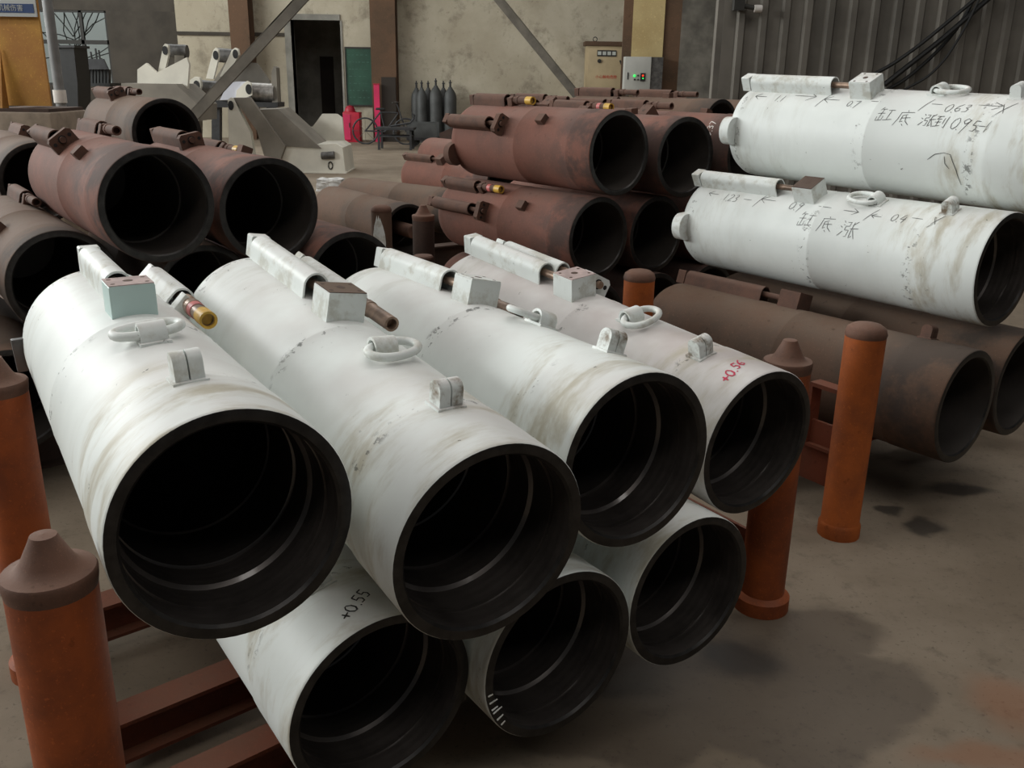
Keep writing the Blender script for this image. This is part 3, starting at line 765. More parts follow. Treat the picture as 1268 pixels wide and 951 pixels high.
tube_thing('lower pinkish brown tube with pale worn rim, beside coned dark post', Vector((-.665, 3.745, .775)), 36, 0, RC, 1.3, 'rust_red', phi2=10, cap=True, **kwB)
tube_thing('lower brown tube below the half hidden mouth at far left', BL - lB * .46 - nB * .45, 36, 0, RC, 1.3, 'rust_brown', **kwB)
for k in range(5):
    tube_thing('bottom tier brown tube carrying the tubes at the left', BL + lB * (-.24, .23, .73, 1.20, -.71)[k] + nB * .02 + Vector((0, 0, -.42)), 35.4, 0, RC, 1.3, 'rust_brown', **kwB)
B0f = Vector((0, 0, CAM_H)) + ray(52, 226) * 4.75
for k, lb in ((1, 'brown tube straight under the half hidden far left mouth'), (2, 'bottom brown tube under the half hidden far left mouth')):
    tube_thing(lb, Vector((B0f.x, B0f.y, B0f.z - .410 if k == 1 else .204)) - nB * .10, 36, 0, RC, 1.3, 'rust_brown', **kwB)
for k in range(3):
    tube_thing('brown tube at the back of the left stack holding up the braced one', Vector((-2.05, 5.60, .83 - .41 * (k > 0))) + lB * (-.02 if k < 2 else .45) , 36, 0, RC, 1.3, 'rust_brown', **kwB)

# ---- slimmer tubes lying between
EG = 'tubes lying on the low rack'
kwE = dict(fit='rust_fitting', bore='bore_dull', kind='dull', group=EG)
E1 = tube_thing('brown tube with a rod end in its mouth, behind white smeared post', Vector((-.78, 6.77, .505)), 34.6, 0, .19, 1.38, 'rust_brown', **kwE)
mb = MB(); mb.lathe([(1.15, .05), (1.46, .05), (1.465, .045), (1.465, .0001)], 20); link('rod_end', mb.mesh('rod_end', 'rust_fitting'), E1)
tube_thing('dusty brown tube lying across behind the rod end tube', Vector((-.45, 7.75, .505)), 52, 0, .19, 1.38, 'rust_brown', **kwE)
tube_thing('pinkish brown tube with rounded closed end, under the scratched tube', Vector((-.13, 8.95, .60)), 46, 0, .2, 1.3, 'rust_red', phi1=-30, **kwE)
tube_thing('small far brown tube end peeping over the rounded closed end', Vector((-.15, 9.9, .72)), 40, 0, .2, 1.3, 'rust_red', **kwE)

# ------------------------------------------------------------------ racks
def post(parent, x, y, h, mat, cone=True, r=.068, label=None, smear=False, foot=1.26):
    prof = [(0, r * foot), (.045, r * foot), (.055, r * (foot * .3 + .7)), (.058, r), (h - .03, r)]
    q = Matrix.Translation((x, y, 0)) @ Matrix.Rotation(-math.pi / 2, 4, 'Y')
    p = link('post', MB().lathe(prof, 32, q, True).mesh('post', mat), parent, label=label)
    if cone:
        cp = [(h - .032, r * 1.0), (h - .016, r * 1.035), (h - .004, r * 1.045), (h, r * 1.01), (h + .002, r * .84), (h + .007, r * .70), (h + .018, r * .58), (h + .052, r * .34), (h + .060, r * .29), (h + .062, .0001)]
    else:
        cp = [(h - .03, r * 1.0), (h - .02, r * 1.04), (h, r * .95), (h + .012, r * .7), (h + .018, r * .3), (h + .019, .0001)]
    link('cone_cap' if cone else 'dome_cap', MB().lathe(cp, 32, q).mesh('cap', 'post_cap'), p)
    if smear:
        mb = MB(); vs = []
        for i in range(7):
            z = h - .06 - .34 * i / 6; wv_ = .70 * math.sin(math.pi * (i + .6) / 7.2)
            for q5 in range(7):
                an = -math.pi * .56 + wv_ * (q5 / 3 - 1); vs.append((x + (r + .0015) * math.cos(an), y + (r + .0015) * math.sin(an), z + .02 * math.sin(q5 * 2.1)))
        mb.add(vs, [(7 * i + q5, 7 * i + q5 + 1, 7 * i + q5 + 8, 7 * i + q5 + 7) for i in range(6) for q5 in range(6)])
        link('paint_smear', mb.mesh('paint_smear', 'paint_fitting'), p, label='white paint smear')
    return p
def beam(parent, a, b, w_, z0, z1, mat, name='beam', lip=True):
    a = Vector((a[0], a[1], 0)); b = Vector((b[0], b[1], 0)); d = (b - a); ln = d.length; ang = math.atan2(d.y, d.x)
    q = Matrix.Translation(a) @ Matrix.Rotation(ang, 4, 'Z')
    mb = MB()
    if lip:      # channel: web and two lips
        mb.box(0, ln, -w_ / 2, w_ / 2, z1 - .010, z1, q); mb.box(0, ln, -w_ / 2, w_ / 2, z0, z0 + .010, q); mb.box(0, ln, -.006, .006, z0 + .01, z1 - .01, q)
    else: mb.box(0, ln, -w_ / 2, w_ / 2, z0, z1, q, bev=.004)
    return link(name, mb.mesh(name, mat), parent)
# foreground rack
FL, FR = Vector((-.715, 1.262)), Vector((.800, 2.560)); nA = Vector((math.sin(R_(34)), -math.cos(R_(34))))
RL, RR = FL - nA * 1.10 + Vector((.045, 0)), FR - nA * 1.06
rk = thing('steel_rack', 'rusty orange steel rack with coned posts under the white tubes', 'rack', (0, 0, 0))
for (p, h_, lb) in ((FL, .845, None), (FR, .815, None), (RL, .845, None), (RR, .60, None)):
    post(rk, p.x, p.y, h_, 'post_orange', cone=True)
beam(rk, FL - nA * .25, FR - nA * .25, .08, .045, .150, 'rack_red'); beam(rk, RL, RR, .09, .045, .155, 'rack_red')
mid0, mid1 = (FL + RL) / 2, (FR + RR) / 2
beam(rk, mid0, mid1, .09, .045, .155, 'rack_red')
beam(rk, RL, FL + nA * .40, .014, .06, .235, 'rack_red', 'side_rail', False); beam(rk, RR, FR, .014, .06, .235, 'rack_red', 'side_rail', False)
# right-hand rack
DFL, DRL = Vector((1.213, 3.060)), Vector((.556, 4.01)); lR = Vector((math.cos(R_(33)), math.sin(R_(33))))
rk2 = thing('steel_rack', 'orange painted steel rack with strap handle under the stack by the partition', 'rack')
post(rk2, DFL.x, DFL.y, .785, 'orange_paint', cone=False, foot=1.1); post(rk2, DRL.x, DRL.y, .770, 'orange_paint', cone=False)
DFR, DRR = DFL + lR * 1.55, DRL + lR * 1.55
post(rk2, DFR.x, DFR.y, .785, 'orange_paint', cone=True); post(rk2, DRR.x, DRR.y, .735, 'orange_paint', cone=True)
beam(rk2, DFL.lerp(DRL, .35), DFR.lerp(DRR, .35), .09, .11, .235, 'rack_red'); beam(rk2, DRL, DRR, .09, .11, .235, 'rack_red')
beam(rk2, DFL, DRL, .016, .16, .40, 'rack_red', 'side_rail', False); beam(rk2, DFR, DRR, .016, .16, .40, 'rack_red', 'side_rail', False)
# strap handle standing off the post
hd = MB(); dd = (DRL - DFL).normalized(); a0 = DFL + dd * .06
q = Matrix.Translation((a0.x, a0.y, 0)) @ Matrix.Rotation(math.atan2(dd.y, dd.x), 4, 'Z')
hd.box(0, .12, -.028, .028, .530, .545, q); hd.box(.108, .12, -.028, .028, .30, .53, q); hd.box(0, .12, -.028, .028, .30, .312, q)
link('strap_handle', hd.mesh('strap_handle', 'rack_red'), rk2)
# low rack between the stacks
rk3 = thing('steel_rack', 'dark rusty rack with coned post and white smeared post', 'rack')
pp1, pp2 = Vector((-.566, 5.743)), Vector((-.893, 6.208))
post(rk3, pp1.x, pp1.y, .765, 'rust_dark', cone=True); post(rk3, pp2.x, pp2.y, .745, 'rust_brown', cone=False, smear=True)
beam(rk3, pp1, pp2, .06, .22, .34, 'rust_dark')
# skids under the other stacks
def skid(label, o, l, n_, w0, w1, ds, top):
    for d in ds:
        a = o + l * w0 + n_ * d; b_ = o + l * w1 + n_ * d
        s_ = thing('steel_skid', label, 'skid', (0, 0, 0), 'skids under the brown stacks')
        beam(s_, a, b_, .12, 0, top, 'rust_dark')
skid('low rusty channel skid under the brown tubes mid shed', C4f.xy.to_3d(), lC, nC, -.3, 1.12, (-.25, -.95), .194)
skid('low rusty channel skid under the brown tubes at the left', BL.xy.to_3d(), lB, nB, -.95, 1.5, (-.3, -1.05), .194)
skid('low rusty channel skid under the far brown tubes', f8.xy.to_3d(), lC, nC, -.65, .9, (-.42, -1.05), .190)
skid('low rusty channel skid under the braced brown tube', Vector((-2.05, 5.60, 0)), lB, nB, -.3, .8, (-.3, -1.05), .215)
skid('low rusty channel skid under the closed end tubes', Vector((-.13, 8.95, 0)), lB, nB, -.4, 1.0, (-.3, -.9), .39)
skid('low rusty channel skid under the rod end tube', Vector((-.78, 6.77, 0)), lB, nB, -.3, 1.1, (-.3, -1.0), .312)
p = atz(524, 316, .62)
st = thing('pipe_stub', 'short upright rusty pipe stub with flat lid beside white guard', 'pipe', (p.x, p.y, 0))
link('stub_wall', MB().lathe([(0, .055), (.60, .055)], 24, Matrix.Rotation(-math.pi / 2, 4, 'Y'), True).mesh('stub_wall', 'rust_dark'), st)
link('lid', MB().lathe([(.60, .058), (.612, .058), (.62, .05), (.621, .0001)], 24, Matrix.Rotation(-math.pi / 2, 4, 'Y')).mesh('lid', 'rust_fitting'), st)

# ------------------------------------------------------------------ far end of the shed
def poly_y(pts, y): return [aty(a, b_, y) for a, b_ in pts]
def slab(name, pts, y, depth, mat, parent):
    return link(name, MB().prism(poly_y(pts, y), (0, depth, 0)).mesh(name, mat), parent)
def column(name, x0, x1, y, label, parts, ytop=WT):
    e = thing(name, label, 'column', (0, 0, 0)); return e
# rust brown H columns against the plaster
def hcol(label, pxa, pxb, py, y, mat_face, mat_side, base=0.0, wide=None):
    xa, xb = aty(pxa, py, y).x, aty(pxb, py, y).x
    e = thing('steel_column', label, 'column', ((xa + xb) / 2, y, base)); hw = (xb - xa) / 2; H_ = WT - base
    link('front_flange', MB().box(-hw, hw, 0, .03, 0, H_).mesh('front_flange', mat_face), e)
    link('rear_flange', MB().box(-hw, hw, .45, .48, 0, H_).mesh('rear_flange', mat_side), e)
    link('web', MB().box(-.02, .02, .03, .45, 0, H_).mesh('web', mat_side), e)
    return e, hw
hcol('brown steel column behind the white steel structures', 284, 308, 30, WY - .55, 'column_brown', 'column_brown')
c2, hw = hcol('brown steel column beside the green board', 459, 490, 60, WY - .55, 'column_brown', 'column_brown')
link('dark_panel', MB().box(-hw * .2, hw * .95, -.06, -.01, 0, 1.55).mesh('dark_panel', 'door_dark'), c2)
c3, hw = hcol('cream steel column carrying the grey control box', 783, 822, 40, 20.5, 'cream_column', 'column_brown')
link('side_plate', MB().box(-hw - .19, -hw, .02, .10, 0, WT).mesh('side_plate', 'column_brown'), c3)
link('side_plate', MB().box(hw, hw + .36, .06, .14, 0, WT).mesh('side_plate', 'column_brown'), c3)
# yellow column at the left on its pedestal, with its sign
YC = 9.0
xa, xb = aty(2, 80, YC).x, aty(56, 80, YC).x
zb = aty(40, 138, YC).z
yc = thing('steel_column', 'yellow painted steel column on a dusty pedestal', 'column', ((xa + xb) / 2, YC, 0)); hw = (xb - xa) / 2
link('front_flange', MB().box(-hw, hw, 0, .03, zb + .05, 6).mesh('front_flange', 'yellow_column'), yc)
link('rear_flange', MB().box(-hw, hw - .30, .40, .43, zb + .05, 6).mesh('rear_flange', 'yellow_column'), yc)
link('web', MB().box(-.12, -.08, .03, .40, zb + .05, 6).mesh('web', 'yellow_column'), yc)
mb = MB()
for sx in (-hw,): mb.prism([(sx, -.02, zb + .03), (sx, -.14, zb + .03), (sx, -.02, zb + .55)], (.02, 0, 0))
link('gusset', mb.mesh('gusset', 'yellow_column'), yc)
link('base_plate', MB().box(-hw - .12, hw + .05, -.16, .55, zb, zb + .03).mesh('base_plate', 'rust_dark'), yc)
link('pedestal', MB().box(-hw - .16, hw + .08, -.2, .6, 0, zb, bev=.03).mesh('pedestal', 'pedestal'), yc)
sg0, sg1 = aty(0, 21, YC - .05), aty(46, 21, YC - .05)
sign = thing('wall_sign', 'white sign with a blue band of characters on the yellow column', 'sign', (0, 0, 0))
zt = aty(20, -30, YC - .05).z
link('sign_plate', MB().box(sg1.x - .62, sg1.x, YC - .05, YC - .035, sg1.z, zt).mesh('sign_plate', 'sign_white'), sign)
b0, b1 = aty(0, 15.5, YC - .05), aty(41, 5, YC - .05)
link('blue_band', MB().box(b1.x - .55, b1.x, YC - .054, YC - .05, b0.z, b1.z).mesh('blue_band', 'sign_blue'), sign)
me = flat_text('当心机械伤害', (b1.z - b0.z) * .78, 'band_lettering', 'sign_white')
o = link('band_lettering', me, sign, ((b1.x - .27), YC - .056, (b0.z + b1.z) / 2), (math.pi / 2, 0, 0), 'white characters')
# grey conduit
pA, pB = aty(56, -20, 11.0), aty(75, 125, 11.0)
cdo = thing('conduit', 'thin grey upright pipe beside the yellow column', 'pipe', (pB.x, 11.0, 0))
link('conduit_pipe', MB().cyl((0, 0, 0), (0, 0, 5.5), .055, seg=16).mesh('conduit_pipe', 'conduit_grey'), cdo)
link('collar', MB().cyl((0, 0, pB.z - .02), (0, 0, pB.z + .12), .07, seg=16).mesh('collar', 'chalk_white'), cdo)
# diagonal braces
def brace(label, a, b_, y, w_, ext):
    A_, B_ = aty(*a, y), aty(*b_, y); d = (B_ - A_).normalized()
    k = A_.z / -d.z if d.z < 0 else 0
    P0 = A_ - d * 2.5; P1 = A_ + d * k
    q = (P1 - P0).to_track_quat('X', 'Y').to_matrix().to_4x4(); q.translation = P0; ln = (P1 - P0).length
    e = thing('steel_brace', label, 'brace', (0, 0, 0))
    link('angle_leg', MB().box(0, ln, -w_ / 2, w_ / 2, -.006, .006, q).mesh('angle_leg', 'brace_grey'), e)
    link('angle_leg', MB().box(0, ln, -w_ / 2, w_ / 2, .03, .042, q).mesh('angle_leg', 'brace_grey'), e)
    link('stiffener', MB().box(0, ln, w_ / 2 - .012, w_ / 2, -.006, .042, q).mesh('stiffener', 'brace_grey'), e)
    link('foot_plate', MB().box(P1.x - .15, P1.x + .15, y - .12, y + .12, 0, .02).mesh('foot_plate', 'brace_grey'), e)
brace('slanting grey steel brace crossing before the white steel structures', (372, 0), (247, 135), 11.5, .125, 0)
brace('slanting grey steel brace across the bare plaster wall', (618, 0), (722, 128), WY - 1.3, .20, 0)
# green chalkboard
g0, g1 = aty(428, 60, WY - .08), aty(462, 130, WY - .08)
gb = thing('chalkboard', 'green chalkboard hung on the plaster by the brown column', 'board', (g0.x, WY - .08, g1.z))
link('panel', MB().box(0, g1.x - g0.x, 0, .04, 0, g0.z - g1.z).mesh('panel', 'board_green'), gb)
mb = MB(); W_, H_ = g1.x - g0.x, g0.z - g1.z
mb.box(-.03, W_ + .03, -.015, .05, H_, H_ + .04); mb.box(-.03, W_ + .03, -.015, .05, -.03, 0); mb.box(-.03, 0, -.015, .05, 0, H_); mb.box(W_, W_ + .03, -.015, .05, 0, H_)
link('frame', mb.mesh('frame', 'frame_dark'), gb)
mb = MB()
for r in range(7):
    x = .06
    while x < W_ - .12:
        ln = random.uniform(.03, .09); z = H_ - .16 - r * .17; mb.box(x, x + ln, -.003, 0, z, z + .022); x += ln + random.uniform(.03, .07)
cl_ = link('chalk_lines', mb.mesh('chalk_lines', 'chalk_dim'), gb); cl_['kind'] = 'stuff'
# red box with extinguisher on top
r0, r1 = aty(424, 139, WY - 1.0), aty(446, 177, WY - 1.0)
rb = thing('fire_box', 'red fire equipment box on the floor under the chalkboard', 'box', ((r0.x + r1.x) / 2, WY - 1.0, 0)); hw = (r1.x - r0.x) / 2
link('box_body', MB().box(-hw, hw, 0, .4, 0, r0.z, bev=.01).mesh('box_body', 'red_box'), rb)
link('door', MB().box(-hw * .95, -.02, -.015, 0, .06, r0.z - .05).mesh('door', 'pink_pole'), rb)
link('handle', MB().box(-.05, -.03, -.03, -.015, r0.z * .5, r0.z * .65).mesh('handle', 'frame_dark'), rb)
hp = thing('red_helmet', 'dark red round helmet on top of the red fire box', 'helmet', ((r0.x + r1.x) / 2 - .05, WY - .8, r0.z))
mb = MB(); mb.lathe([(0, .13), (.02, .13), (.08, .12), (.14, .08), (.165, .0001)], 20, Matrix.Rotation(-math.pi / 2, 4, 'Y'), True); link('shell', mb.mesh('shell', 'red_box'), hp)
link('brim', MB().lathe([(0, .12), (0, .16), (.015, .16), (.02, .12)], 20, Matrix.Rotation(-math.pi / 2, 4, 'Y')).mesh('brim', 'red_box'), hp)
pz0, pz1 = aty(466, 105, WY - .75), aty(469, 156, WY - .75)
rp = thing('guard_rail', 'bright pink painted upright beside the brown column', 'post', (pz0.x, WY - .75, 0))
link('upright', MB().box(-.07, .07, 0, .06, .0, pz0.z).mesh('upright', 'pink_pole'), rp)
link('top_cap', MB().box(-.08, .08, -.01, .07, pz0.z, pz0.z + .03).mesh('top_cap', 'red_box'), rp)
# bicycle
BY = WY - 1.6
bk = thing('bicycle', 'dark bicycle leaning by the red box', 'bicycle', (aty(453, 180, BY).x, BY, 0))
def wheel(x):
    pts = [(x + .30 * math.cos(a), .0, .31 + .30 * math.sin(a)) for a in [2 * math.pi * i / 24 for i in range(24)]]
    link('wheel', MB().tube(pts, .022, 6, True).mesh('wheel', 'charcoal'), bk)
    mb = MB()
    for i in range(8):
        a = math.pi * i / 4; mb.cyl((x, 0, .31), (x + .29 * math.cos(a), 0, .31 + .29 * math.sin(a)), .004, seg=4)
    link('spokes', mb.mesh('spokes', 'gun_metal'), bk)
wheel(0); wheel(.98)
mb = MB()
for a, b_ in (((0, .31), (.38, .75)), ((.38, .75), (.80, .74)), ((.38, .80), (.48, .30)), ((.48, .30), (.80, .72)), ((0, .31), (.48, .30)), ((.98, .31), (.78, .95))):
    mb.cyl((a[0], 0, a[1]), (b_[0], 0, b_[1]), .018, seg=8)
link('frame', mb.mesh('frame', 'charcoal'), bk)
link('saddle', MB().box(.27, .50, -.06, .06, .80, .85, bev=.02).mesh('saddle', 'black'), bk)
link('handlebar', MB().tube([(.70, -.24, .98), (.80, -.12, .98), (.80, .12, .98), (.70, .24, .98)], .014, 6).mesh('handlebar', 'gun_metal'), bk)
# gas cylinders along the wall
for i, (pxc, pyt, wd) in enumerate(((515.5, 100, 11), (522, 99.5, 10), (530, 100, 11), (539.5, 97, 12.5), (549, 100, 11), (557.5, 99, 15))):
    yy = WY - .35 - (.27 if i % 2 else 0)
    p0 = aty(pxc, pyt, yy); r = min(wd / 2 / FPX * yy * 1.18, .155)
    hgt = p0.z
    lbs = ['grey gas cylinder at the end nearest the chalkboard column', 'grey gas cylinder second from the chalkboard column', 'grey gas cylinder third from the chalkboard column', 'tallest grey gas cylinder of the row', 'grey gas cylinder between the tallest and the stoutest', 'stoutest grey gas cylinder at the brace end of the row']
    e = thing('gas_cylinder', lbs[i], 'gas cylinder', (p0.x, yy, 0), 'gas cylinders along the plaster wall')
    q = Matrix.Rotation(-math.pi / 2, 4, 'Y')
    sh = hgt - .42
    link('shell', MB().lathe([(0, r * .95), (.02, r), (sh, r), (sh + .10, r * .86), (sh + .18, r * .56), (sh + .22, r * .34), (sh + .25, r * .30)], 20, q, True, True).mesh('shell', 'cylinder_grey'), e)
    vl = link('valve', MB().lathe([(sh + .25, .026), (sh + .34, .024), (sh + .345, .035), (sh + .37, .035), (sh + .375, .016), (sh + .42, .014)], 12, q, False, True).mesh('valve', 'charcoal'), e)
    link('handwheel', MB().cyl((0, -.07, sh + .33), (0, .0, sh + .33), .018, seg=10).mesh('handwheel', 'charcoal'), vl)
# work table and drop-side cart
TY = WY - 3.4
ta, tb_ = aty(464, 158, TY), aty(512, 158, TY)
tt = thing('work_table', 'dark steel work table with curled handle by the brown column', 'table', (0, TY, 0))
link('table_top', MB().box(ta.x, tb_.x, 0, .6, ta.z - .05, ta.z).mesh('table_top', 'charcoal'), tt)
for x in (ta.x + .05, tb_.x - .1):
    for y in (.04, .52): link('leg', MB().box(x, x + .05, y, y + .05, 0, ta.z - .05).mesh('leg', 'charcoal'), tt)
link('shelf', MB().box(ta.x + .05, tb_.x - .05, .05, .55, .28, .31).mesh('shelf', 'charcoal'), tt)
link('curled_handle', MB().tube([(tb_.x - .55, .3, ta.z + .02), (tb_.x - .1, .3, ta.z + .10), (tb_.x - .02, .3, ta.z + .20), (tb_.x + .0, .3, ta.z + .26), (tb_.x - .06, .3, ta.z + .30)], .02, 8).mesh('curled_handle', 'charcoal'), tt)
ca, cb = aty(503, 152, TY + 1.0), aty(541, 172, TY + 1.0)
ct = thing('hand_cart', 'dark flat hand cart with side boards before the gas cylinders', 'cart', (0, TY + 1.0, 0))
link('bed', MB().box(ca.x, cb.x, 0, .7, cb.z - .04, cb.z + .02).mesh('bed', 'charcoal'), ct)
link('side_board', MB().box(ca.x, cb.x, 0, .03, cb.z + .02, ca.z).mesh('side_board', 'cylinder_grey'), ct)
link('side_board', MB().box(ca.x, cb.x, .67, .70, cb.z + .02, ca.z).mesh('side_board', 'cylinder_grey'), ct)
for x in (ca.x + .15, cb.x - .15):
    for y in (.05, .6): link('wheel', MB().cyl((x, y, cb.z * .5), (x, y + .06, cb.z * .5), cb.z * .5 - .001, seg=18).mesh('wheel', 'black'), ct)
# leaning plates behind the scratched tube
lp = thing('steel_plate', 'dark rusty plate leaning at the back of the scratched tube', 'plate', (0, 0, 0))
link('plate', MB().prism([aty(544, 165, 20.0), aty(578, 150, 20.4), aty(590, 132, 20.8), aty(600, 186, 20.0), aty(545, 186, 20.0)], (0, .02, 0)).mesh('plate', 'rust_dark'), lp)
link('stand', MB().box(aty(545, 180, 20).x, aty(600, 180, 20).x, 20.02, 20.7, 0, .12).mesh('stand', 'rust_dark'), lp)
# electric cabinet
EY = WY - .9
e0, e1 = aty(727, 51, EY), aty(773, 130, EY)
ec = thing('electric_cabinet', 'cream electric cabinet with four dials and red lettering', 'cabinet', (e0.x, EY, 0)); cw = e1.x - e0.x
link('body', MB().box(0, cw, 0, .6, .05, e0.z - .1, bev=.006).mesh('body', 'cabinet_cream'), ec)
link('roof', MB().box(-.05, cw + .05, -.05, .62, e0.z - .1, e0.z, bev=.006).mesh('roof', 'column_brown'), ec)
link('plinth', MB().box(.02, cw - .02, .02, .58, 0, .05).mesh('plinth', 'charcoal'), ec)
link('door', MB().box(.04, cw - .04, -.012, 0, .12, e0.z - .18, bev=.003).mesh('door', 'cabinet_cream'), ec)
m0 = aty(739.5, 62, EY); m1 = aty(763, 70, EY)
mp_ = link('meter_panel', MB().box(m0.x - e0.x, m1.x - e0.x, -.03, -.012, m1.z, m0.z).mesh('meter_panel', 'frame_dark'), ec)
for k in range(4):
    xx = m0.x - e0.x + (m1.x - m0.x) * (k + .14) / 4
    link('meter', MB().box(xx, xx + (m1.x - m0.x) * .18, -.035, -.03, m1.z + .03, m0.z - .03).mesh('meter', 'meter_face'), mp_)
kp = aty(742, 75.5, EY); link('selector_switch', MB().cyl((kp.x - e0.x, -.05, kp.z), (kp.x - e0.x, -.01, kp.z), .045, seg=14).mesh('selector_switch', 'frame_dark'), ec)
lv0, lv1 = aty(767.5, 75, EY), aty(772.5, 87, EY)
link('lever', MB().cyl((lv0.x - e0.x, -.06, lv0.z), (lv1.x - e0.x, -.02, lv1.z), .022, seg=8).mesh('lever', 'frame_dark'), ec)
lc = aty(750.5, 95.5, EY)
link('red_lettering', flat_text('小心触电危险', .088, 'red_lettering', 'lettering_red'), ec, (lc.x - e0.x, -.016, lc.z), (math.pi / 2, 0, 0), 'red characters')
link('lifting_eye', MB().tube([(.2 + .05 * math.cos(a), .1, e0.z + .05 + .05 * math.sin(a)) for a in [2 * math.pi * i / 12 for i in range(12)]], .012, 6, True).mesh('lifting_eye', 'charcoal'), ec)
# control box hung on the cream column
KY = 20.1
k0, k1 = aty(774.5, 70, KY), aty(805, 103, KY)
kb = thing('control_box', 'grey control box with green and red lamps on the cream column', 'control box', (k0.x, KY, k1.z))
kw_, kh = k1.x - k0.x, k0.z - k1.z
link('body', MB().box(0, kw_, 0, .36, -.25, kh, bev=.006).mesh('body', 'cabinet_grey'), kb)
link('side_panel', MB().box(kw_, kw_ + .25, .04, .36, -.25, kh).mesh('side_panel', 'gun_metal'), kb)
def lamp(nm, px, py, r, mat, label=None):
    p = aty(px, py, KY); link(nm, MB().cyl((p.x - k0.x, -.03, p.z - k1.z), (p.x - k0.x, -.001, p.z - k1.z), r, seg=12).mesh(nm, mat), kb, label=label)
pm = aty(796, 95.5, KY)
link('display', MB().box(pm.x - k0.x - .05, pm.x - k0.x + .05, -.02, 0, pm.z - k1.z - .08, pm.z - k1.z + .08).mesh('display', 'black'), kb)
lamp('lamp', 785.5, 93.8, .024, 'led_green', 'lit green lamp'); lamp('lamp', 796, 93.6, .020, 'led_red', 'lit red lamp'); lamp('lamp', 796, 97, .014, 'led_green', 'lit green lamp')
for (a, b_) in ((790, 93.5), (785.7, 98.5), (790, 98.5)): lamp('button', a, b_, .018, 'charcoal')
hk = aty(777.5, 94, KY); link('vent', MB().box(hk.x - k0.x - .012, hk.x - k0.x + .012, -.012, 0, hk.z - k1.z - .07, hk.z - k1.z + .07).mesh('vent', 'charcoal'), kb)

# white steel structures at the end of the aisle
SY = 15.9
sb = thing('steel_structure', 'white welded steel base with raised fin and slanting brown ramp', 'steel structure', (0, 0, 0))
slab('side_plate', [(330, 203), (337, 193), (352, 180), (416, 178), (424, 183), (428, 215), (376, 215.5), (330, 214.5)], SY, .9, 'structure_white', sb)
slab('fin', [(370, 158), (387, 157), (399, 141), (417, 141), (424, 146), (427, 184), (370, 184)], SY + .9, .06, 'structure_white', sb)
slab('ramp', [(310, 136), (344, 135), (398, 184), (352, 181)], SY - .02, .85, 'structure_grey', sb)
slab('arm_plate', [(289, 121), (309, 121), (353, 181), (347, 198), (330, 203), (318, 162)], SY - .12, .12, 'structure_grey', sb)
slab('lug_plate', [(282, 124), (285, 121), (289, 121), (297, 139), (310, 164), (318, 214.5), (284, 214.5)], SY - .14, .14, 'structure_white', sb)
def eye(px, py, y, r, parent, th=.02):
    p = aty(px, py, y); mb = MB()
    mb.lathe([(0, r), (th, r)], 18, Matrix.Translation((p.x, y, p.z)) @ Matrix.Rotation(math.pi / 2, 4, 'Z') @ Matrix.Scale(1, 4), True, True)
    for i, v in enumerate(mb.v): mb.v[i] = (p.x + (v[0] - p.x) * .62, v[1] - th * .5 - .004, v[2])
    link('eye', mb.mesh('eye', 'black'), parent)  # flat black disc, the dark of an open eye put into colour
eye(286, 130.5, SY - .14, .075, sb)
a, b_ = aty(398, 193, SY - .04), aty(414, 192, SY - .04)
link('pin', MB().cyl((a.x, SY - .03, a.z), (b_.x, SY - .03, b_.z), .06, seg=14).mesh('pin', 'gun_metal'), sb)
link('bottom_lip', MB().prism(poly_y([(376, 213), (429, 213.5), (429, 216), (376, 216)], SY - .02), (0, .9, 0)).mesh('bottom_lip', 'structure_white'), sb)
p = aty(409, 205, SY - .02); link('lock_loop', MB().tube([(p.x + .035 * math.cos(t_), SY - .01, p.z + .06 * math.sin(t_)) for t_ in [2 * math.pi * i / 12 for i in range(12)]], .010, 6, True).mesh('lock_loop', 'frame_dark'), sb)
sl = thing('linkage_assembly', 'white linkage frame with paired eye lugs and steel rollers', 'steel structure', (0, 0, 0))
LY = 16.9
slab('beam', [(255, 125), (344, 127), (344, 133), (255, 133)], LY, .5, 'charcoal', sl)
for pxl in (262, 330): slab('stand_leg', [(pxl, 132), (pxl + 10, 132), (pxl + 10, 206), (pxl, 206)], LY + .1, .15, 'charcoal', sl)
def roller(pa, pb, y, r, mat): 
    a, b_ = aty(*pa, y), aty(*pb, y); link('roller', MB().cyl(a, b_, r, seg=20).mesh('roller', mat), sl)
roller((308, 114), (341, 115.5), LY + .2, .165, 'steel_bright'); roller((243, 107), (296, 112), LY + .25, .12, 'gun_metal'); roller((268, 68), (291, 70), LY + .5, .12, 'gun_metal')
slab('end_flange', [(336, 90), (339, 82), (342, 84), (344, 128), (337, 128)], LY + .1, .25, 'structure_grey', sl)
slab('back_plate', [(262, 104), (280, 76), (318, 78), (334, 100), (334, 127), (258, 127)], LY + .6, .06, 'structure_grey', sl)
slab('cheek_plate', [(272, 124), (282, 104), (292, 101), (306, 101), (311, 106), (309, 121), (292, 123)], LY - .05, .12, 'structure_lavender', sl)
slab('eye_lug', [(302, 103), (306, 100), (311, 103), (312, 118), (304, 121), (292, 121), (293, 112)], LY - .08, .05, 'structure_white', sl); eye(308, 110.5, LY - .08, .085, sl)
slab('eye_lug', [(234, 100), (241, 95), (247, 96), (249, 106), (246, 116), (240, 119), (232, 110)], LY - .02, .10, 'structure_white', sl); eye(243.5, 106, LY - .02, .085, sl)
slab('eye_lug', [(255, 97), (264, 62), (267, 59), (270, 61), (271, 70), (264, 98)], LY + .1, .08, 'structure_white', sl); eye(267.2, 68.5, LY + .1, .075, sl)
slab('eye_lug', [(272, 95), (287, 62), (291, 59), (295, 61), (296, 68), (281, 93)], LY + .3, .08, 'structure_white', sl); eye(291.5, 67, LY + .3, .075, sl)
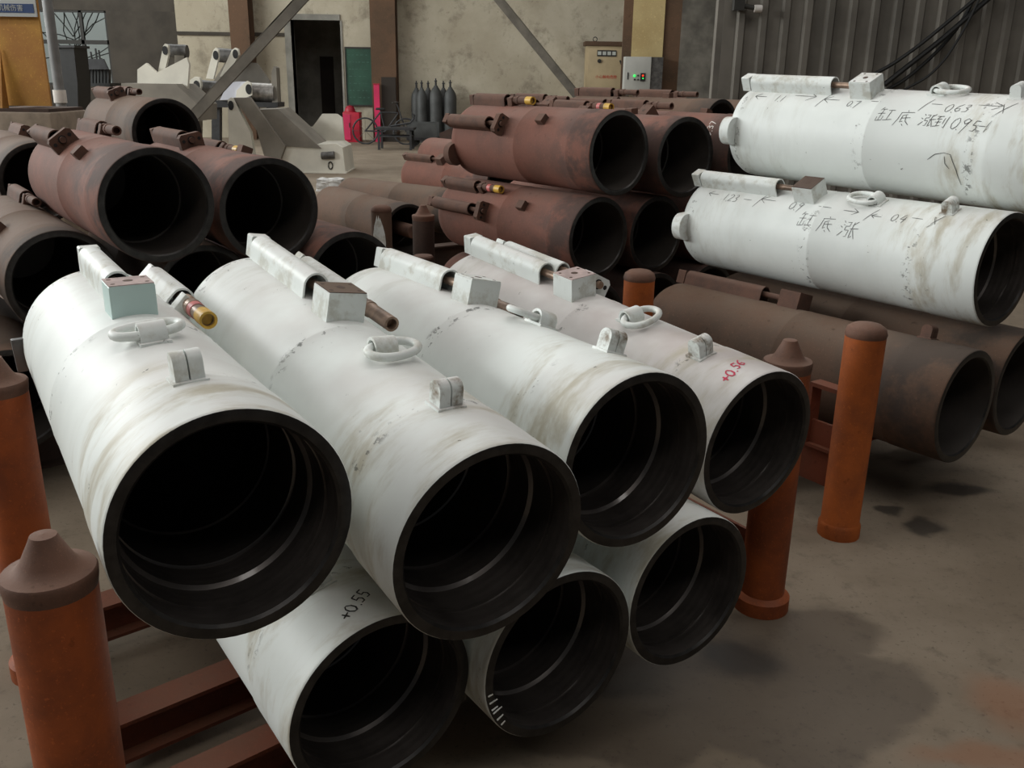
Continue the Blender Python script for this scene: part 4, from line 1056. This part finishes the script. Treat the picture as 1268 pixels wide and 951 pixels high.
sc = thing('canopy_structure', 'notched white plate and eye lug on a dark canopy slab behind the brown tubes', 'steel structure', (0, 0, 0))
CY_ = 14.5
slab('canopy_slab', [(150, 103), (217, 104), (246, 130), (246, 150), (150, 150)], CY_, .9, 'structure_grey', sc)
slab('slab_leg', [(170, 149), (190, 149), (190, 225), (170, 225)], CY_ + .2, .5, 'structure_grey', sc); slab('slab_leg', [(222, 149), (238, 149), (238, 225), (222, 225)], CY_ + .2, .5, 'structure_grey', sc)
slab('notched_plate', [(170, 86), (181, 78), (194, 90), (231, 71), (234, 80), (232, 110), (215, 106), (170, 105)], CY_ + .3, .08, 'structure_white', sc)
slab('eye_lug', [(195, 92), (202, 57), (204, 54), (208, 56), (209, 66), (203, 92)], CY_ + .42, .07, 'structure_white', sc); eye(204.6, 62.5, CY_ + .42, .065, sc)
a, b_ = aty(207, 63, CY_ + .7), aty(232, 64, CY_ + .7); link('roller', MB().cyl(a, b_, .10, seg=20).mesh('roller', 'gun_metal'), sc)
slab('roller_post', [(216, 64), (228, 64), (228, 104), (216, 104)], CY_ + .62, .16, 'structure_grey', sc)
# dark machine and switch case silhouetted against the window
mc = thing('switch_case', 'black upright case in front of the window', 'case', (0, 0, 0))
slab('case_body', [(70, 57), (91, 57), (96, 104), (98, 190), (68, 190)], 19.6, .6, 'black', mc); slab('case_lid', [(69, 56), (92, 56), (92, 59), (69, 59)], 19.55, .7, 'charcoal', mc)
mc2 = thing('bottle_trolley', 'dark trolley of upright bottles against the window', 'trolley', (0, 0, 0))
slab('tray', [(96, 103), (136, 103), (136, 107), (96, 107)], 20.8, .6, 'black', mc2)
slab('rail', [(99, 76), (104, 73), (128, 73), (134, 86), (101, 86)], 20.9, .05, 'charcoal', mc2)
for i in range(8):
    x = 104 + 4.0 * i; slab('bottle', [(x, 86), (x + 2.6, 86), (x + 2.6, 103), (x, 103)], 21.0, .12, 'black', mc2)
for (x, y0) in ((98, 64), (102, 66), (111, 64), (117, 60), (121, 62), (124, 72)): slab('valve_stem', [(x, y0), (x + 1.4, y0), (x + 3.4, 76), (x + 2, 76)], 21.0, .04, 'black', mc2)
for x in (99, 130): slab('trolley_leg', [(x, 106), (x + 3, 106), (x + 3, 186), (x, 186)], 20.9, .1, 'charcoal', mc2)
# paper sack on the floor
p = atz(410, 236, 0)
ps = thing('paper_sack', 'crumpled white paper sack on the dark floor', 'sack', (p.x, p.y, 0))
bm = bmesh.new(); bmesh.ops.create_cube(bm, size=1); bmesh.ops.subdivide_edges(bm, edges=bm.edges[:], cuts=5, use_grid_fill=True)
for v in bm.verts:
    v.co = Vector((v.co.x * .36, v.co.y * .25, (v.co.z + .5) * .17)) + Vector([random.uniform(-.014, .014) for _ in range(3)]); v.co.z = max(0, v.co.z)
me = bpy.data.meshes.new('sack'); bm.to_mesh(me); bm.free(); me.materials.append(MATS['paper_white']); link('sack_body', me, ps)
link('black_tie', MB().cyl((.18, .0, .07), (.30, .02, .08), .05, .03, 10).mesh('black_tie', 'charcoal'), ps)
# cables hanging over the partition and the bracket
cb_ = [('black cable looping lowest down the corrugated partition', [(1215, -20), (1190, 30), (1160, 65), (1120, 100), (1085, 118)], .018),
       ('thick black cable running straight down the corrugated partition', [(1245, -20), (1205, 15), (1165, 50), (1120, 85), (1095, 105)], .026),
       ('black cable closest to the roof side of the bundle', [(1230, -20), (1180, 22), (1140, 55), (1105, 80), (1070, 98)], .018),
       ('thin black cable drooping in a slack bow on the partition', [(1222, -20), (1195, 35), (1172, 72), (1150, 95), (1118, 112)], .012)]
for ci, (lb, pts, r) in enumerate(cb_):
    P = [aty(a, b_, PY - .08 - .055 * ci) for a, b_ in pts]; dense = []
    for i in range(len(P) - 1):
        for t_ in range(5): dense.append(P[i].lerp(P[i + 1], t_ / 5))
    dense.append(P[-1])
    for _ in range(3): dense = [dense[0]] + [(dense[i - 1] + dense[i] * 2 + dense[i + 1]) / 4 for i in range(1, len(dense) - 1)] + [dense[-1]]
    tag(link('cable', MB().tube(dense, r, 8).mesh('cable', 'black')), lb, 'cable', 'cables on the partition')
a, b_ = aty(915, 6, PY - .1), aty(940, 11, PY - .1)
bl = thing('wall_bracket', 'small steel bracket with pale tip on the corrugated partition', 'bracket', (0, 0, 0))
link('arm', MB().cyl(a, b_, .022, seg=10).mesh('arm', 'frame_dark'), bl); link('tip', MB().cyl(b_ - Vector((.05, .02, 0)), b_ + Vector((.02, -.02, 0)), .035, seg=12).mesh('tip', 'chalk_white'), bl); link('wall_plate', MB().box(a.x - .05, a.x + .05, PY - .13, PY - .03, a.z - .05, a.z + .05).mesh('wall_plate', 'frame_dark'), bl)
for o in bpy.data.objects:
    for k in ('_R', '_L'):
        if k in o: del o[k]
